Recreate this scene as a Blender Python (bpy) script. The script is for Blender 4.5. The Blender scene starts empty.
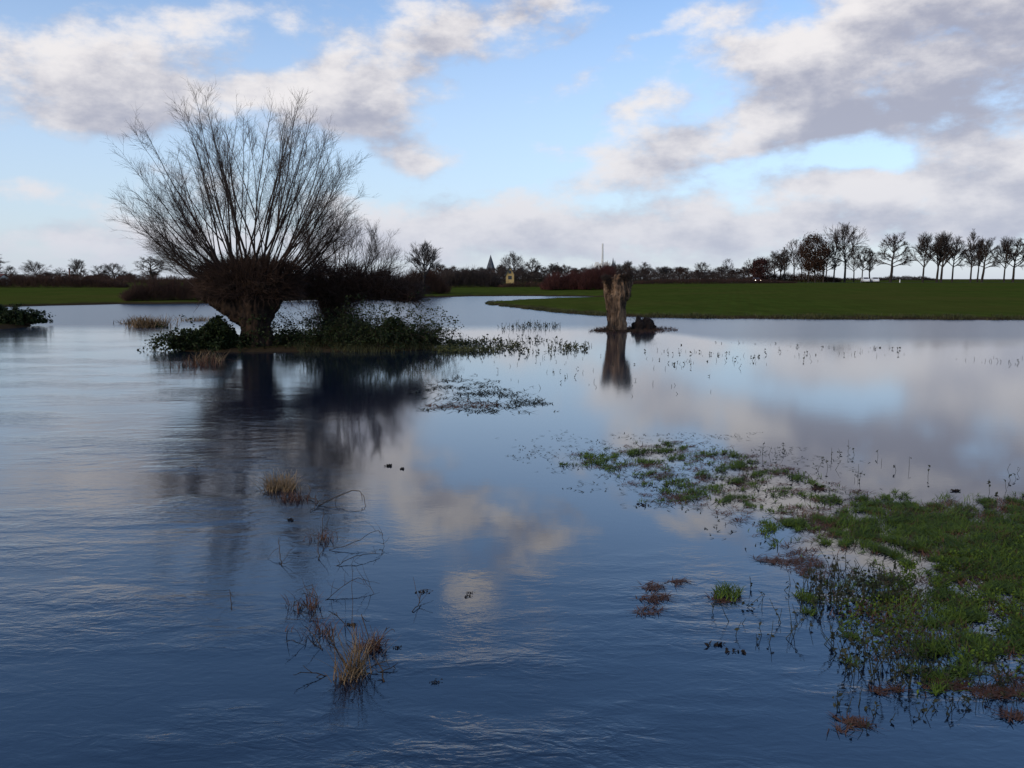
import bpy, math, random
import numpy as np
from mathutils import Vector, Matrix, noise as mnoise

rng = np.random.default_rng(11)
random.seed(11)
scene = bpy.context.scene
COL = scene.collection
W, H = 1024, 768
F = 886.8                       # focal length in pixels (60 degrees across)
EYE = 2.5
HORIZON = 279.0
TH = math.atan((384 - HORIZON) / F)
CT, ST = math.cos(TH), math.sin(TH)


# ------------------------------------------------------------------ survey helpers
def ray(px, py):
    a = (px - 512) / F
    b = (384 - py) / F
    return np.array([a, CT + b * ST, -ST + b * CT])


def G(px, py, z=0.0):
    """point of the level z that the surveyed pixel stands on"""
    d = ray(px, py)
    t = (z - EYE) / d[2]
    p = d * t
    return Vector((p[0], p[1], z))


def X_at(px, Y):
    return (px - 512) / F * Y / CT * 1.0


def mpp(Y):
    """metres per pixel at distance Y"""
    return Y / F


# ------------------------------------------------------------------ mesh helpers
def new_mesh(name, verts, faces, smooth=False):
    me = bpy.data.meshes.new(name)
    verts = np.asarray(verts, dtype=np.float32)
    if isinstance(faces, np.ndarray):
        n, k = faces.shape
        me.vertices.add(len(verts))
        me.vertices.foreach_set('co', verts.ravel())
        me.loops.add(n * k)
        me.loops.foreach_set('vertex_index', faces.astype(np.int32).ravel())
        me.polygons.add(n)
        me.polygons.foreach_set('loop_start', np.arange(0, n * k, k, dtype=np.int32))
        me.polygons.foreach_set('loop_total', np.full(n, k, dtype=np.int32))
        if smooth:
            me.polygons.foreach_set('use_smooth', np.ones(n, dtype=bool))
        me.update(calc_edges=True)
        me.validate()
    else:
        me.from_pydata([tuple(v) for v in verts], [], faces)
        if smooth:
            me.polygons.foreach_set('use_smooth', np.ones(len(me.polygons), dtype=bool))
        me.update()
    return me


def link(name, me, mat=None, parent=None, loc=None):
    o = bpy.data.objects.new(name, me)
    COL.objects.link(o)
    if mat is not None and me is not None:
        if len(me.materials) == 0:
            me.materials.append(mat)
    if parent is not None:
        o.parent = parent
    if loc is not None:
        o.location = loc
    return o


def tag(o, label=None, cat=None, group=None, kind=None):
    if label:
        o['label'] = label
    if cat:
        o['category'] = cat
    if group:
        o['group'] = group
    if kind:
        o['kind'] = kind
    return o


def thing(name, loc, label, cat, group=None, rz=0.0, scale=None):
    o = bpy.data.objects.new(name, None)
    o.empty_display_size = 0.2
    COL.objects.link(o)
    o.location = loc
    o.rotation_euler = (0, 0, rz)
    if scale is not None:
        o.scale = scale if hasattr(scale, '__len__') else (scale, scale, scale)
    return tag(o, label, cat, group)


class Segs:
    """collects tapered twig segments, built as one mesh of thin prisms"""

    def __init__(self):
        self.p0, self.p1, self.r0, self.r1 = [], [], [], []

    def add(self, a, b, ra, rb):
        self.p0.append(a)
        self.p1.append(b)
        self.r0.append(ra)
        self.r1.append(rb)

    def mesh(self, name, sides=3):
        p0 = np.array(self.p0, dtype=np.float64)
        p1 = np.array(self.p1, dtype=np.float64)
        r0 = np.array(self.r0)[:, None]
        r1 = np.array(self.r1)[:, None]
        d = p1 - p0
        L = np.linalg.norm(d, axis=1, keepdims=True) + 1e-9
        d = d / L
        ref = np.where(np.abs(d[:, 2:3]) < 0.9, np.array([[0, 0, 1.0]]), np.array([[1.0, 0, 0]]))
        u = np.cross(d, ref)
        u /= np.linalg.norm(u, axis=1, keepdims=True) + 1e-9
        v = np.cross(d, u)
        n = len(p0)
        verts = np.empty((n, 2 * sides, 3))
        q0 = p0 - d * r0 * 0.3
        q1 = p1 + d * r1 * 0.3
        for s in range(sides):
            a = 2 * math.pi * s / sides
            off = u * math.cos(a) + v * math.sin(a)
            verts[:, s] = q0 + off * r0
            verts[:, sides + s] = q1 + off * r1
        base = (np.arange(n) * 2 * sides)[:, None]
        faces = []
        for s in range(sides):
            t = (s + 1) % sides
            faces.append(np.concatenate([base + s, base + t, base + sides + t, base + sides + s], axis=1))
        faces = np.stack(faces, axis=1).reshape(-1, 4)
        return new_mesh(name, verts.reshape(-1, 3), faces, smooth=True)


def nrm(v):
    return v / (np.linalg.norm(v) + 1e-9)


def rand_perp(d):
    r = rng.normal(size=3)
    r -= d * np.dot(r, d)
    return nrm(r)


def shoot(S, p, d, length, r, nseg=4, wob=0.1, up=0.0, tip=0.35, rec=None):
    """one bending shoot; returns the points and directions along it"""
    pts, dirs = [p], [d]
    step = length / nseg
    for i in range(nseg):
        d = nrm(d + rng.normal(size=3) * wob + np.array([0, 0, up]))
        q = p + d * step
        t0, t1 = i / nseg, (i + 1) / nseg
        S.add(p, q, r * (1 - (1 - tip) * t0), r * (1 - (1 - tip) * t1))
        p = q
        pts.append(p)
        dirs.append(d)
    return pts, dirs


def along(pts, dirs, t):
    x = t * (len(pts) - 1)
    i = min(int(x), len(pts) - 2)
    f = x - i
    return pts[i] * (1 - f) + pts[i + 1] * f, dirs[min(i + 1, len(dirs) - 1)]


# ------------------------------------------------------------------ node helpers
class NB:
    def __init__(self, tree):
        self.t = tree
        self.n = tree.nodes
        self.l = tree.links

    def new(self, typ, **kw):
        nd = self.n.new(typ)
        for k, v in kw.items():
            setattr(nd, k, v)
        return nd

    def put(self, sock, v):
        if isinstance(v, bpy.types.NodeSocket):
            self.l.new(v, sock)
        elif v is not None:
            if hasattr(v, '__len__') and hasattr(sock.default_value, '__len__') and len(sock.default_value) == 4 and len(v) == 3:
                v = tuple(v) + (1.0,)
            sock.default_value = v

    def math(self, op, a, b=None, c=None, clamp=False):
        nd = self.new('ShaderNodeMath', operation=op, use_clamp=clamp)
        self.put(nd.inputs[0], a)
        self.put(nd.inputs[1], b)
        self.put(nd.inputs[2], c)
        return nd.outputs[0]

    def vec(self, op, a, b=None, s=None):
        nd = self.new('ShaderNodeVectorMath', operation=op)
        self.put(nd.inputs[0], a)
        if b is not None:
            self.put(nd.inputs[1], b)
        if s is not None:
            self.put(nd.inputs['Scale'], s)
        return nd.outputs['Value'] if op in ('DOT_PRODUCT', 'LENGTH') else nd.outputs['Vector']

    def noise(self, vec, scale=5.0, detail=4.0, rough=0.55, dist=0.0, lac=2.0):
        nd = self.new('ShaderNodeTexNoise')
        if vec is not None:
            self.l.new(vec, nd.inputs['Vector'])
        nd.inputs['Scale'].default_value = scale
        nd.inputs['Detail'].default_value = detail
        nd.inputs['Roughness'].default_value = rough
        nd.inputs['Distortion'].default_value = dist
        nd.inputs['Lacunarity'].default_value = lac
        return nd.outputs['Fac']

    def smooth(self, x, lo, hi, a=0.0, b=1.0):
        nd = self.new('ShaderNodeMapRange', interpolation_type='SMOOTHSTEP')
        self.put(nd.inputs['Value'], x)
        for k, v in (('From Min', lo), ('From Max', hi), ('To Min', a), ('To Max', b)):
            nd.inputs[k].default_value = v
        return nd.outputs['Result']

    def mix(self, fac, a, b):
        nd = self.new('ShaderNodeMix', data_type='RGBA', clamp_factor=True)
        self.put(nd.inputs['Factor'], fac)
        self.put(nd.inputs[6], a)
        self.put(nd.inputs[7], b)
        return nd.outputs[2]

    def mapping(self, vec, loc=(0, 0, 0), rot=(0, 0, 0), scale=(1, 1, 1), typ='POINT'):
        nd = self.new('ShaderNodeMapping', vector_type=typ)
        self.l.new(vec, nd.inputs['Vector'])
        nd.inputs['Location'].default_value = loc
        nd.inputs['Rotation'].default_value = rot
        nd.inputs['Scale'].default_value = scale
        return nd.outputs['Vector']


def material(name):
    m = bpy.data.materials.new(name)
    m.use_nodes = True
    nb = NB(m.node_tree)
    bsdf = m.node_tree.nodes['Principled BSDF']
    bsdf.inputs['Roughness'].default_value = 0.85
    bsdf.inputs['Specular IOR Level'].default_value = 0.25
    return m, nb, bsdf


def simple_mat(name, c0, c1, scale=6.0, rough=0.85, bump=0.0, island=False, spec=0.25, detail=5.0):
    m, nb, bsdf = material(name)
    tc = nb.new('ShaderNodeTexCoord')
    f = nb.noise(tc.outputs['Object'], scale, detail, 0.6)
    f2 = nb.smooth(f, 0.3, 0.7)
    if island:
        g = nb.new('ShaderNodeNewGeometry')
        f2 = nb.math('ADD', nb.math('MULTIPLY', f2, 0.45), nb.math('MULTIPLY', g.outputs['Random Per Island'], 0.55))
    nb.put(bsdf.inputs['Base Color'], nb.mix(f2, c0, c1))
    bsdf.inputs['Roughness'].default_value = rough
    bsdf.inputs['Specular IOR Level'].default_value = spec
    if bump:
        b = nb.new('ShaderNodeBump')
        b.inputs['Strength'].default_value = bump
        b.inputs['Distance'].default_value = 0.03
        nb.l.new(f, b.inputs['Height'])
        nb.l.new(b.outputs['Normal'], bsdf.inputs['Normal'])
    return m


# ------------------------------------------------------------------ camera
cam = bpy.data.cameras.new('camera')
cam.sensor_width = 36
cam.lens = 36 * F / W
cam.clip_start = 0.05
cam.clip_end = 12000
camo = bpy.data.objects.new('camera', cam)
COL.objects.link(camo)
camo.location = (0, 0, EYE)
camo.rotation_euler = (math.pi / 2 - TH, 0, 0)
scene.camera = camo

# ------------------------------------------------------------------ sky, clouds, sun
SUN_EL = math.radians(19)
SUN_AZ = math.radians(-128)         # measured clockwise from the view direction: behind, to the left
world = bpy.data.worlds.new('World')
scene.world = world
world.use_nodes = True
world.cycles.sampling_method = 'MANUAL'
world.cycles.sample_map_resolution = 512
wn = NB(world.node_tree)
for nd in list(wn.n):
    wn.n.remove(nd)
wout = wn.new('ShaderNodeOutputWorld')
bg = wn.new('ShaderNodeBackground')
SKY_STRENGTH = 0.15
bg.inputs['Strength'].default_value = SKY_STRENGTH
wn.l.new(bg.outputs[0], wout.inputs[0])
sky = wn.new('ShaderNodeTexSky', sky_type='NISHITA')
sky.sun_disc = False
sky.sun_elevation = SUN_EL
sky.sun_rotation = SUN_AZ
sky.altitude = 50
sky.air_density = 1.0
sky.dust_density = 0.2
sky.ozone_density = 3.0

wtc = wn.new('ShaderNodeTexCoord')
sep = wn.new('ShaderNodeSeparateXYZ')
wn.l.new(wtc.outputs['Generated'], sep.inputs[0])
az = wn.math('ARCTAN2', sep.outputs[0], sep.outputs[1])
el = wn.math('ARCSINE', sep.outputs[2])
comb = wn.new('ShaderNodeCombineXYZ')
wn.put(comb.inputs[0], az)
wn.put(comb.inputs[1], el)
PW = comb.outputs[0]


def sky_angle(px, py):
    d = ray(px, py)
    return math.atan2(d[0], d[1]), math.asin(d[2] / np.linalg.norm(d))


# px, py, half width, half height, tilt (deg, + = right end up), amount
CLOUDS = [
    (115, 55, 80, 40, 12, 1.05), (205, 22, 60, 38, 0, 0.75), (150, 100, 110, 32, 4, 1.05), (270, 88, 75, 24, 5, 0.7),
    (75, 108, 45, 20, 0, 0.6), (30, 40, 50, 25, 0, 0.45),
    (345, 85, 75, 42, 28, 1.1), (440, 40, 100, 46, 22, 1.1), (530, 5, 60, 30, 20, 0.75),
    (395, 130, 50, 30, -25, 0.65), (425, 160, 42, 14, 0, 0.65), (300, 18, 60, 20, 0, 0.6),
    (840, 75, 125, 55, 10, 1.25), (960, 55, 120, 62, 0, 1.25), (750, 128, 120, 27, 14, 1.15), (715, 150, 85, 18, 8, 0.85), (905, 170, 80, 12, 6, 0.55), (800, 188, 110, 14, 3, 0.6), (600, 185, 90, 12, 3, 0.45),
    (640, 103, 60, 18, 5, 0.72), (1015, 140, 50, 24, 0, 0.9), (740, 50, 50, 34, 40, 0.45), (890, 100, 100, 18, 8, 0.5),
    (560, 95, 36, 14, 25, 0.75), (585, 148, 55, 15, 5, 0.65), (560, 40, 45, 9, 25, 0.35), (650, 32, 60, 11, 25, 0.62), (730, 12, 60, 16, 20, 0.5),
    (205, 182, 44, 22, 5, 0.95), (150, 205, 44, 14, 0, 0.5), (42, 186, 26, 13, 0, 0.7), (0, 190, 16, 12, 0, 0.5),
    (60, 238, 150, 28, 0, 0.9), (440, 218, 120, 26, 4, 0.8), (560, 236, 190, 30, 0, 0.9), (760, 232, 200, 30, 0, 0.9),
    (940, 196, 120, 20, 6, 0.85), (880, 170, 60, 10, 8, 0.35), (990, 218, 90, 28, 0, 0.9), (300, 245, 150, 20, 0, 0.6),
    # clouds higher than the frame, seen in the water
    (475, -70, 75, 34, 10, 1.0), (610, -110, 60, 26, 0, 0.6), (900, -60, 190, 45, 5, 0.9), (80, -60, 160, 40, 5, 0.35),
    (230, -150, 120, 40, -5, 0.3), (-120, 60, 120, 70, 0, 0.9), (1180, 60, 140, 90, 0, 1.0), (760, -260, 120, 40, 5, 0.5),
    (-200, -160, 180, 60, 0, 0.4),
]


def cloud_density(P):
    # warp the lookup a little so that no outline stays an ellipse
    wv = wn.new('ShaderNodeTexNoise')
    wn.l.new(wn.mapping(P, scale=(1.0, 1.7, 1.0)), wv.inputs['Vector'])
    wv.inputs['Scale'].default_value = 11.0
    wv.inputs['Detail'].default_value = 5.0
    warp = wn.vec('SUBTRACT', wv.outputs['Color'], (0.5, 0.5, 0.5))
    Q = wn.vec('ADD', P, wn.vec('MULTIPLY', warp, (0.07, 0.04, 0.0)))
    # every cloud is a soft tilted ellipse: exp of a quadratic form in (azimuth, elevation)
    qs = wn.new('ShaderNodeSeparateXYZ')
    wn.l.new(Q, qs.inputs[0])
    v1 = wn.new('ShaderNodeCombineXYZ')
    wn.put(v1.inputs[0], qs.outputs[0])
    wn.put(v1.inputs[1], qs.outputs[1])
    v1.inputs[2].default_value = 1.0
    v1 = v1.outputs[0]
    v2 = wn.new('ShaderNodeCombineXYZ')
    wn.put(v2.inputs[0], wn.math('MULTIPLY', qs.outputs[0], qs.outputs[0]))
    wn.put(v2.inputs[1], wn.math('MULTIPLY', qs.outputs[0], qs.outputs[1]))
    wn.put(v2.inputs[2], wn.math('MULTIPLY', qs.outputs[1], qs.outputs[1]))
    v2 = v2.outputs[0]
    total = None
    for (px, py, hw, hh, tilt, amt) in CLOUDS:
        a, e = sky_angle(px, py)
        t = math.radians(tilt)
        su, sv = hw / F * 0.98, hh / F * 0.98
        c_, s_ = math.cos(t), math.sin(t)
        A = -(c_ * c_ / su ** 2 + s_ * s_ / sv ** 2)
        Cq = -(s_ * s_ / su ** 2 + c_ * c_ / sv ** 2)
        B = -2 * c_ * s_ * (1 / su ** 2 - 1 / sv ** 2)
        k1 = (-2 * A * a - B * e, -2 * Cq * e - B * a, A * a * a + B * a * e + Cq * e * e + math.log(amt))
        q = wn.math('ADD', wn.vec('DOT_PRODUCT', v1, k1), wn.vec('DOT_PRODUCT', v2, (A, B, Cq)))
        q = wn.math('MAXIMUM', q, -30.0)
        g = wn.math('EXPONENT', q)
        total = g if total is None else wn.math('ADD', total, g)
    n1 = wn.noise(wn.mapping(P, scale=(1.0, 1.8, 1.0)), 11.0, 9.0, 0.60)
    n2 = wn.noise(wn.mapping(P, loc=(3.1, 1.7, 0.4), scale=(1.0, 1.6, 1.0)), 4.0, 3.0, 0.5)
    tex = wn.math('ADD', wn.math('MULTIPLY', wn.math('SUBTRACT', n1, 0.5), 1.0), wn.math('MULTIPLY', wn.math('SUBTRACT', n2, 0.5), 0.5))
    return total, tex


T0, X0 = cloud_density(PW)
T1, X1 = cloud_density(wn.vec('ADD', PW, (-0.022, 0.034, 0.0)))
D0 = wn.math('SUBTRACT', wn.math('ADD', wn.math('MINIMUM', T0, 1.4), wn.math('MULTIPLY', X0, 2.7)), 0.68)
D0 = wn.math('ADD', D0, wn.smooth(wn.math('ABSOLUTE', az), 0.9, 1.5, 0.0, 0.55))
D0 = wn.math('ADD', D0, wn.smooth(el, 0.7, 1.0, 0.0, 0.4))
D0 = wn.math('SUBTRACT', D0, wn.math('MULTIPLY', wn.smooth(el, 0.26, 0.36), wn.smooth(el, 0.9, 0.65, 0.0, 0.42)))
alpha = wn.math('MULTIPLY', wn.smooth(D0, -0.25, 0.60), 0.97)
# the side towards the sun (upper left) is bright, the thick lower right side grey
lit = wn.math('ADD', wn.math('MULTIPLY', wn.math('SUBTRACT', T0, T1), 0.42), wn.math('MULTIPLY', wn.math('SUBTRACT', X0, X1), 2.2))
lit = wn.math('ADD', lit, 0.58)
lit = wn.math('SUBTRACT', lit, wn.math('MULTIPLY', wn.smooth(D0, 0.30, 1.3), 0.46))
lit = wn.math('SUBTRACT', lit, wn.math('MULTIPLY', wn.smooth(el, 0.08, 0.14), wn.math('MULTIPLY', wn.smooth(T0, 1.1, 2.3), 0.36)))
lit = wn.smooth(lit, 0.0, 1.0)
inv = 1.0 / SKY_STRENGTH
c_dark = tuple(v * inv for v in (0.30, 0.31, 0.39))
c_lit = tuple(v * inv for v in (0.76, 0.725, 0.715))
ccol = wn.mix(lit, c_dark, c_lit)
haze_c = tuple(v * inv for v in (0.465, 0.505, 0.605))
veil_c = tuple(v * inv for v in (0.74, 0.80, 0.88))
blue = wn.vec('MULTIPLY', sky.outputs[0], (0.84, 0.95, 1.08))
blue = wn.mix(wn.smooth(el, 0.42, 0.12, 0.0, 0.30), blue, veil_c)      # thin high veil, denser lower down
skyc = wn.mix(alpha, blue, ccol)
hz = wn.math('EXPONENT', wn.math('MULTIPLY', wn.math('MAXIMUM', el, 0.0), -1 / 0.11))
skyc = wn.mix(wn.math('MULTIPLY', hz, 0.85), skyc, haze_c)
wn.l.new(skyc, bg.inputs['Color'])

sun = bpy.data.lights.new('sun', 'SUN')
sun.energy = 1.5
sun.angle = math.radians(10)
sun.color = (1.0, 0.84, 0.62)
suno = bpy.data.objects.new('sun', sun)
COL.objects.link(suno)
sd = Vector((math.sin(SUN_AZ) * math.cos(SUN_EL), math.cos(SUN_AZ) * math.cos(SUN_EL), math.sin(SUN_EL)))
suno.rotation_euler = sd.to_track_quat('Z', 'Y').to_euler()
suno.location = sd * 50

# ------------------------------------------------------------------ land: one sheet, banks and fields
def gpoly(pts):
    return np.array([(G(x, y).x, G(x, y).y) for x, y in pts])


far_shore = gpoly([(-700, 313), (-300, 310), (-60, 308), (0, 307), (50, 305.8), (120, 304.2), (200, 303.6), (300, 300.5), (380, 299.0), (440, 297.2),
                   (475, 296.3), (530, 296.0), (600, 297.0), (608, 297.6), (603, 298.5), (560, 299.3), (515, 301.3), (488, 303.4), (486, 304.6), (520, 308.2),
                   (560, 312.6), (600, 315.6), (650, 317.6), (720, 318.6), (820, 319.2), (930, 319.6), (1024, 320.0), (1300, 322), (1800, 327)])
far_poly = np.vstack([far_shore, [(4000, 60), (4000, 4000), (-4000, 4000), (-4000, 60)]])
bank_left = gpoly([(-260, 316), (-100, 314), (-20, 314), (20, 317), (33, 322), (30, 327), (0, 329.5), (-60, 331), (-260, 334)])
isle_willow = gpoly([(172, 347), (200, 341), (240, 337), (320, 336), (400, 337), (438, 340), (441, 345), (420, 350), (360, 351.5), (300, 352), (240, 352.5), (190, 352)])
isle_stump = gpoly([(592, 330.5), (605, 328.5), (630, 328), (655, 328.5), (668, 329.8), (655, 331.2), (625, 332), (602, 331.7)])
POLYS = [far_poly, bank_left, isle_willow, isle_stump]


def signed_dist(P, poly):
    """positive inside"""
    a = poly
    b = np.roll(poly, -1, axis=0)
    best = np.full(len(P), 1e18)
    inside = np.zeros(len(P), dtype=bool)
    for i in range(len(a)):
        ab = b[i] - a[i]
        ap = P - a[i]
        t = np.clip((ap @ ab) / (ab @ ab + 1e-12), 0, 1)
        dd = ((ap - t[:, None] * ab) ** 2).sum(1)
        best = np.minimum(best, dd)
        cond = (a[i, 1] > P[:, 1]) != (b[i, 1] > P[:, 1])
        xs = a[i, 0] + (P[:, 1] - a[i, 1]) / (ab[1] + 1e-12) * ab[0]
        inside ^= cond & (P[:, 0] < xs)
    return np.where(inside, 1, -1) * np.sqrt(best)


def land_height(P):
    P = np.asarray(P, dtype=float).reshape(-1, 2)
    d = np.hypot(P[:, 0], P[:, 1])
    wob = 0.25 * np.sin(P[:, 0] * 0.9 + P[:, 1] * 0.37) + 0.18 * np.sin(P[:, 0] * 2.3 - P[:, 1] * 1.1)
    z = np.full(len(P), -0.5)
    for i, poly in enumerate(POLYS):
        s = signed_dist(P, poly)
        if i == 0:
            s = s + wob * np.clip(d / 90, 0.3, 1.2)
            zi = np.where(s > 0, 0.015 + 0.24 * (1 - np.exp(-s / 0.7)), -0.5 * (1 - np.exp(s / 0.8)))
            rise = np.clip(0.0088 * (d - 62), 0, None)
            u = P[:, 0] / np.maximum(P[:, 1], 1.0)
            u = np.where(P[:, 1] > 0, u, np.sign(P[:, 0]) * 2)
            cap = np.interp(u, [-0.1, 0.08, 0.16, 0.32], [0.78, 0.95, 1.25, 1.80])
            rise = cap * (1 - np.exp(-rise / cap * 1.1))
            zi = np.where(s > 0, zi + rise * np.clip(s / 25, 0, 1), zi)
        else:
            s = s + wob * 0.25
            hi = (0, 0.45, 0.16, 0.05)[i]
            w = (0, 1.6, 0.8, 0.3)[i]
            zi = np.where(s > 0, 0.01 + hi * (1 - np.exp(-s / w)), -0.5 * (1 - np.exp(s / 0.6)))
        z = np.maximum(z, zi)
    return z


def gz(x, y):
    return float(land_height([(x, y)])[0])


rad = np.concatenate([[0.0], np.geomspace(1.5, 6000, 560)])
azs = np.concatenate([np.radians(np.arange(-180, -42, 3.0)), np.radians(np.arange(-42, 42, 0.22)), np.radians(np.arange(42, 180, 3.0))])
RR, AA = np.meshgrid(rad[1:], azs, indexing='ij')
gx, gy = RR * np.sin(AA), RR * np.cos(AA)
pts = np.stack([gx.ravel(), gy.ravel()], 1)
hz_ = land_height(pts)
nr, na = RR.shape
verts = np.concatenate([[[0, 0, -0.5]], np.column_stack([pts, hz_])])
i, j = np.meshgrid(np.arange(nr - 1), np.arange(na), indexing='ij')
j2 = (j + 1) % na
quads = np.stack([1 + i * na + j, 1 + i * na + j2, 1 + (i + 1) * na + j2, 1 + (i + 1) * na + j], -1).reshape(-1, 4)[:, ::-1]
ground_me = new_mesh('ground', verts, np.ascontiguousarray(quads), smooth=True)

m_ground, nb, bsdf = material('winter_field')
geo = nb.new('ShaderNodeNewGeometry')
sp = nb.new('ShaderNodeSeparateXYZ')
nb.l.new(geo.outputs['Position'], sp.inputs[0])
pos = geo.outputs['Position']
n_big = nb.noise(pos, 0.035, 4, 0.6)
n_mid = nb.noise(nb.mapping(pos, scale=(1.0, 0.35, 1.0)), 0.6, 5, 0.65)
n_fine = nb.noise(pos, 9.0, 4, 0.7)
grass = nb.mix(nb.smooth(n_mid, 0.3, 0.72), (0.044, 0.064, 0.011), (0.068, 0.094, 0.016))
grass = nb.mix(nb.smooth(n_big, 0.42, 0.70, 0, 0.7), grass, (0.088, 0.078, 0.020))
grass = nb.mix(nb.smooth(n_fine, 0.3, 0.75, 0, 0.5), grass, (0.036, 0.042, 0.008))
# drill rows of the winter crop run away from the water
wave = nb.new('ShaderNodeTexWave', wave_type='BANDS', bands_direction='X')
nb.l.new(nb.mapping(pos, rot=(0, 0, math.radians(14))), wave.inputs['Vector'])
wave.inputs['Scale'].default_value = 0.35
wave.inputs['Distortion'].default_value = 1.5
grass = nb.mix(nb.math('MULTIPLY', wave.outputs['Fac'], 0.18), grass, (0.055, 0.050, 0.010))
mud = nb.mix(n_fine, (0.022, 0.016, 0.010), (0.060, 0.042, 0.024))
zz = nb.math('ADD', sp.outputs[2], nb.math('MULTIPLY', nb.math('SUBTRACT', n_mid, 0.5), 0.22))
nb.put(bsdf.inputs['Base Color'], nb.mix(nb.smooth(zz, 0.10, 0.26), mud, grass))
bsdf.inputs['Roughness'].default_value = 0.95
bsdf.inputs['Specular IOR Level'].default_value = 0.0
bp = nb.new('ShaderNodeBump')
bp.inputs['Strength'].default_value = 0.35
bp.inputs['Distance'].default_value = 0.06
nb.l.new(nb.math('ADD', n_fine, n_mid), bp.inputs['Height'])
nb.l.new(bp.outputs['Normal'], bsdf.inputs['Normal'])
tag(link('ground', ground_me, m_ground), kind='structure')

# ------------------------------------------------------------------ flood water
wr = np.concatenate([np.geomspace(0.5, 1200, 90)])
waz = np.radians(np.arange(-180, 180, 4.0))
RR, AA = np.meshgrid(wr, waz, indexing='ij')
wv = np.column_stack([(RR * np.sin(AA)).ravel(), (RR * np.cos(AA)).ravel(), np.zeros(RR.size)])
wv = np.concatenate([[[0, 0, 0]], wv])
nr, na = RR.shape
i, j = np.meshgrid(np.arange(nr - 1), np.arange(na), indexing='ij')
j2 = (j + 1) % na
quads = np.stack([1 + i * na + j, 1 + i * na + j2, 1 + (i + 1) * na + j2, 1 + (i + 1) * na + j], -1).reshape(-1, 4)[:, ::-1]
water_me = new_mesh('water', wv, np.ascontiguousarray(quads), smooth=True)
m_water, nb, bsdf = material('flood_water')
geo = nb.new('ShaderNodeNewGeometry')
pos = geo.outputs['Position']
sp = nb.new('ShaderNodeSeparateXYZ')
nb.l.new(pos, sp.inputs[0])
# river channel: runs from the near left towards the gap beyond the willow; it is rippled, the flooded meadow is calm
edge = nb.math('ADD', nb.math('MULTIPLY', sp.outputs[1], -0.30), 1.0)   # x of the line of tufts against distance
chan = nb.math('SUBTRACT', edge, sp.outputs[0])
chan = nb.math('ADD', chan, nb.math('MULTIPLY', nb.math('SUBTRACT', nb.noise(pos, 0.25, 3, 0.5), 0.5), 3.0))
chan = nb.smooth(chan, -1.2, 1.8)
near = nb.smooth(nb.math('ADD', sp.outputs[1], nb.math('MULTIPLY', nb.math('SUBTRACT', nb.noise(pos, 0.5, 3, 0.5), 0.5), 5.0)), 4.8, 8.2, 1.0, 0.0)
lee = nb.smooth(sp.outputs[0], 5.5, 9.5, 0.0, 10.0)      # the wind reaches nearer on the open right side
farb = nb.smooth(nb.math('ADD', sp.outputs[1], lee), 41.0, 50.0)
patch = nb.smooth(nb.noise(nb.mapping(pos, scale=(0.5, 1.0, 1.0)), 0.42, 4, 0.6), 0.42, 0.66)
amp = nb.math('MAXIMUM', nb.math('MULTIPLY', chan, nb.math('ADD', nb.math('MULTIPLY', patch, 0.66), 0.13)), nb.math('MULTIPLY', near, nb.math('ADD', nb.math('MULTIPLY', patch, 0.85), 0.12)))
amp = nb.math('MAXIMUM', amp, nb.math('MULTIPLY', farb, 0.8))
amp = nb.math('ADD', nb.math('MULTIPLY', amp, 0.98), 0.015)
fade = nb.smooth(sp.outputs[1], 10.0, 40.0, 1.0, 0.30)
amp = nb.math('MULTIPLY', amp, fade)
w1 = nb.noise(nb.mapping(pos, rot=(0, 0, math.radians(12)), scale=(0.5, 1.0, 1.0)), 9.5, 4, 0.5, 1.2)
w2 = nb.noise(nb.mapping(pos, rot=(0, 0, math.radians(-20)), scale=(0.55, 1.0, 1.0)), 1.6, 3, 0.5, 1.6)
w3 = nb.noise(nb.mapping(pos, rot=(0, 0, math.radians(35)), scale=(0.6, 1.0, 1.0)), 34.0, 2, 0.5, 0.6)
hgt = nb.math('ADD', nb.math('MULTIPLY', w1, 0.0115), nb.math('MULTIPLY', w2, 0.019))
hgt = nb.math('ADD', hgt, nb.math('MULTIPLY', w3, 0.0030))
hgt = nb.math('MULTIPLY', hgt, amp)
bp = nb.new('ShaderNodeBump')
bp.inputs['Strength'].default_value = 1.0
bp.inputs['Distance'].default_value = 1.0
nb.l.new(hgt, bp.inputs['Height'])
nb.l.new(bp.outputs['Normal'], bsdf.inputs['Normal'])
bsdf.inputs['Base Color'].default_value = (0.004, 0.009, 0.020, 1)
nb.put(bsdf.inputs['Roughness'], nb.math('ADD', nb.smooth(sp.outputs[1], 8.0, 18.0, 0.0, 0.055), nb.math('ADD', nb.math('MULTIPLY', farb, 0.18), nb.math('ADD', nb.math('MULTIPLY', chan, 0.035), 0.02))))
bsdf.inputs['IOR'].default_value = 1.92
bsdf.inputs['Specular IOR Level'].default_value = 0.5
tag(link('water', water_me, m_water), kind='structure')

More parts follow.
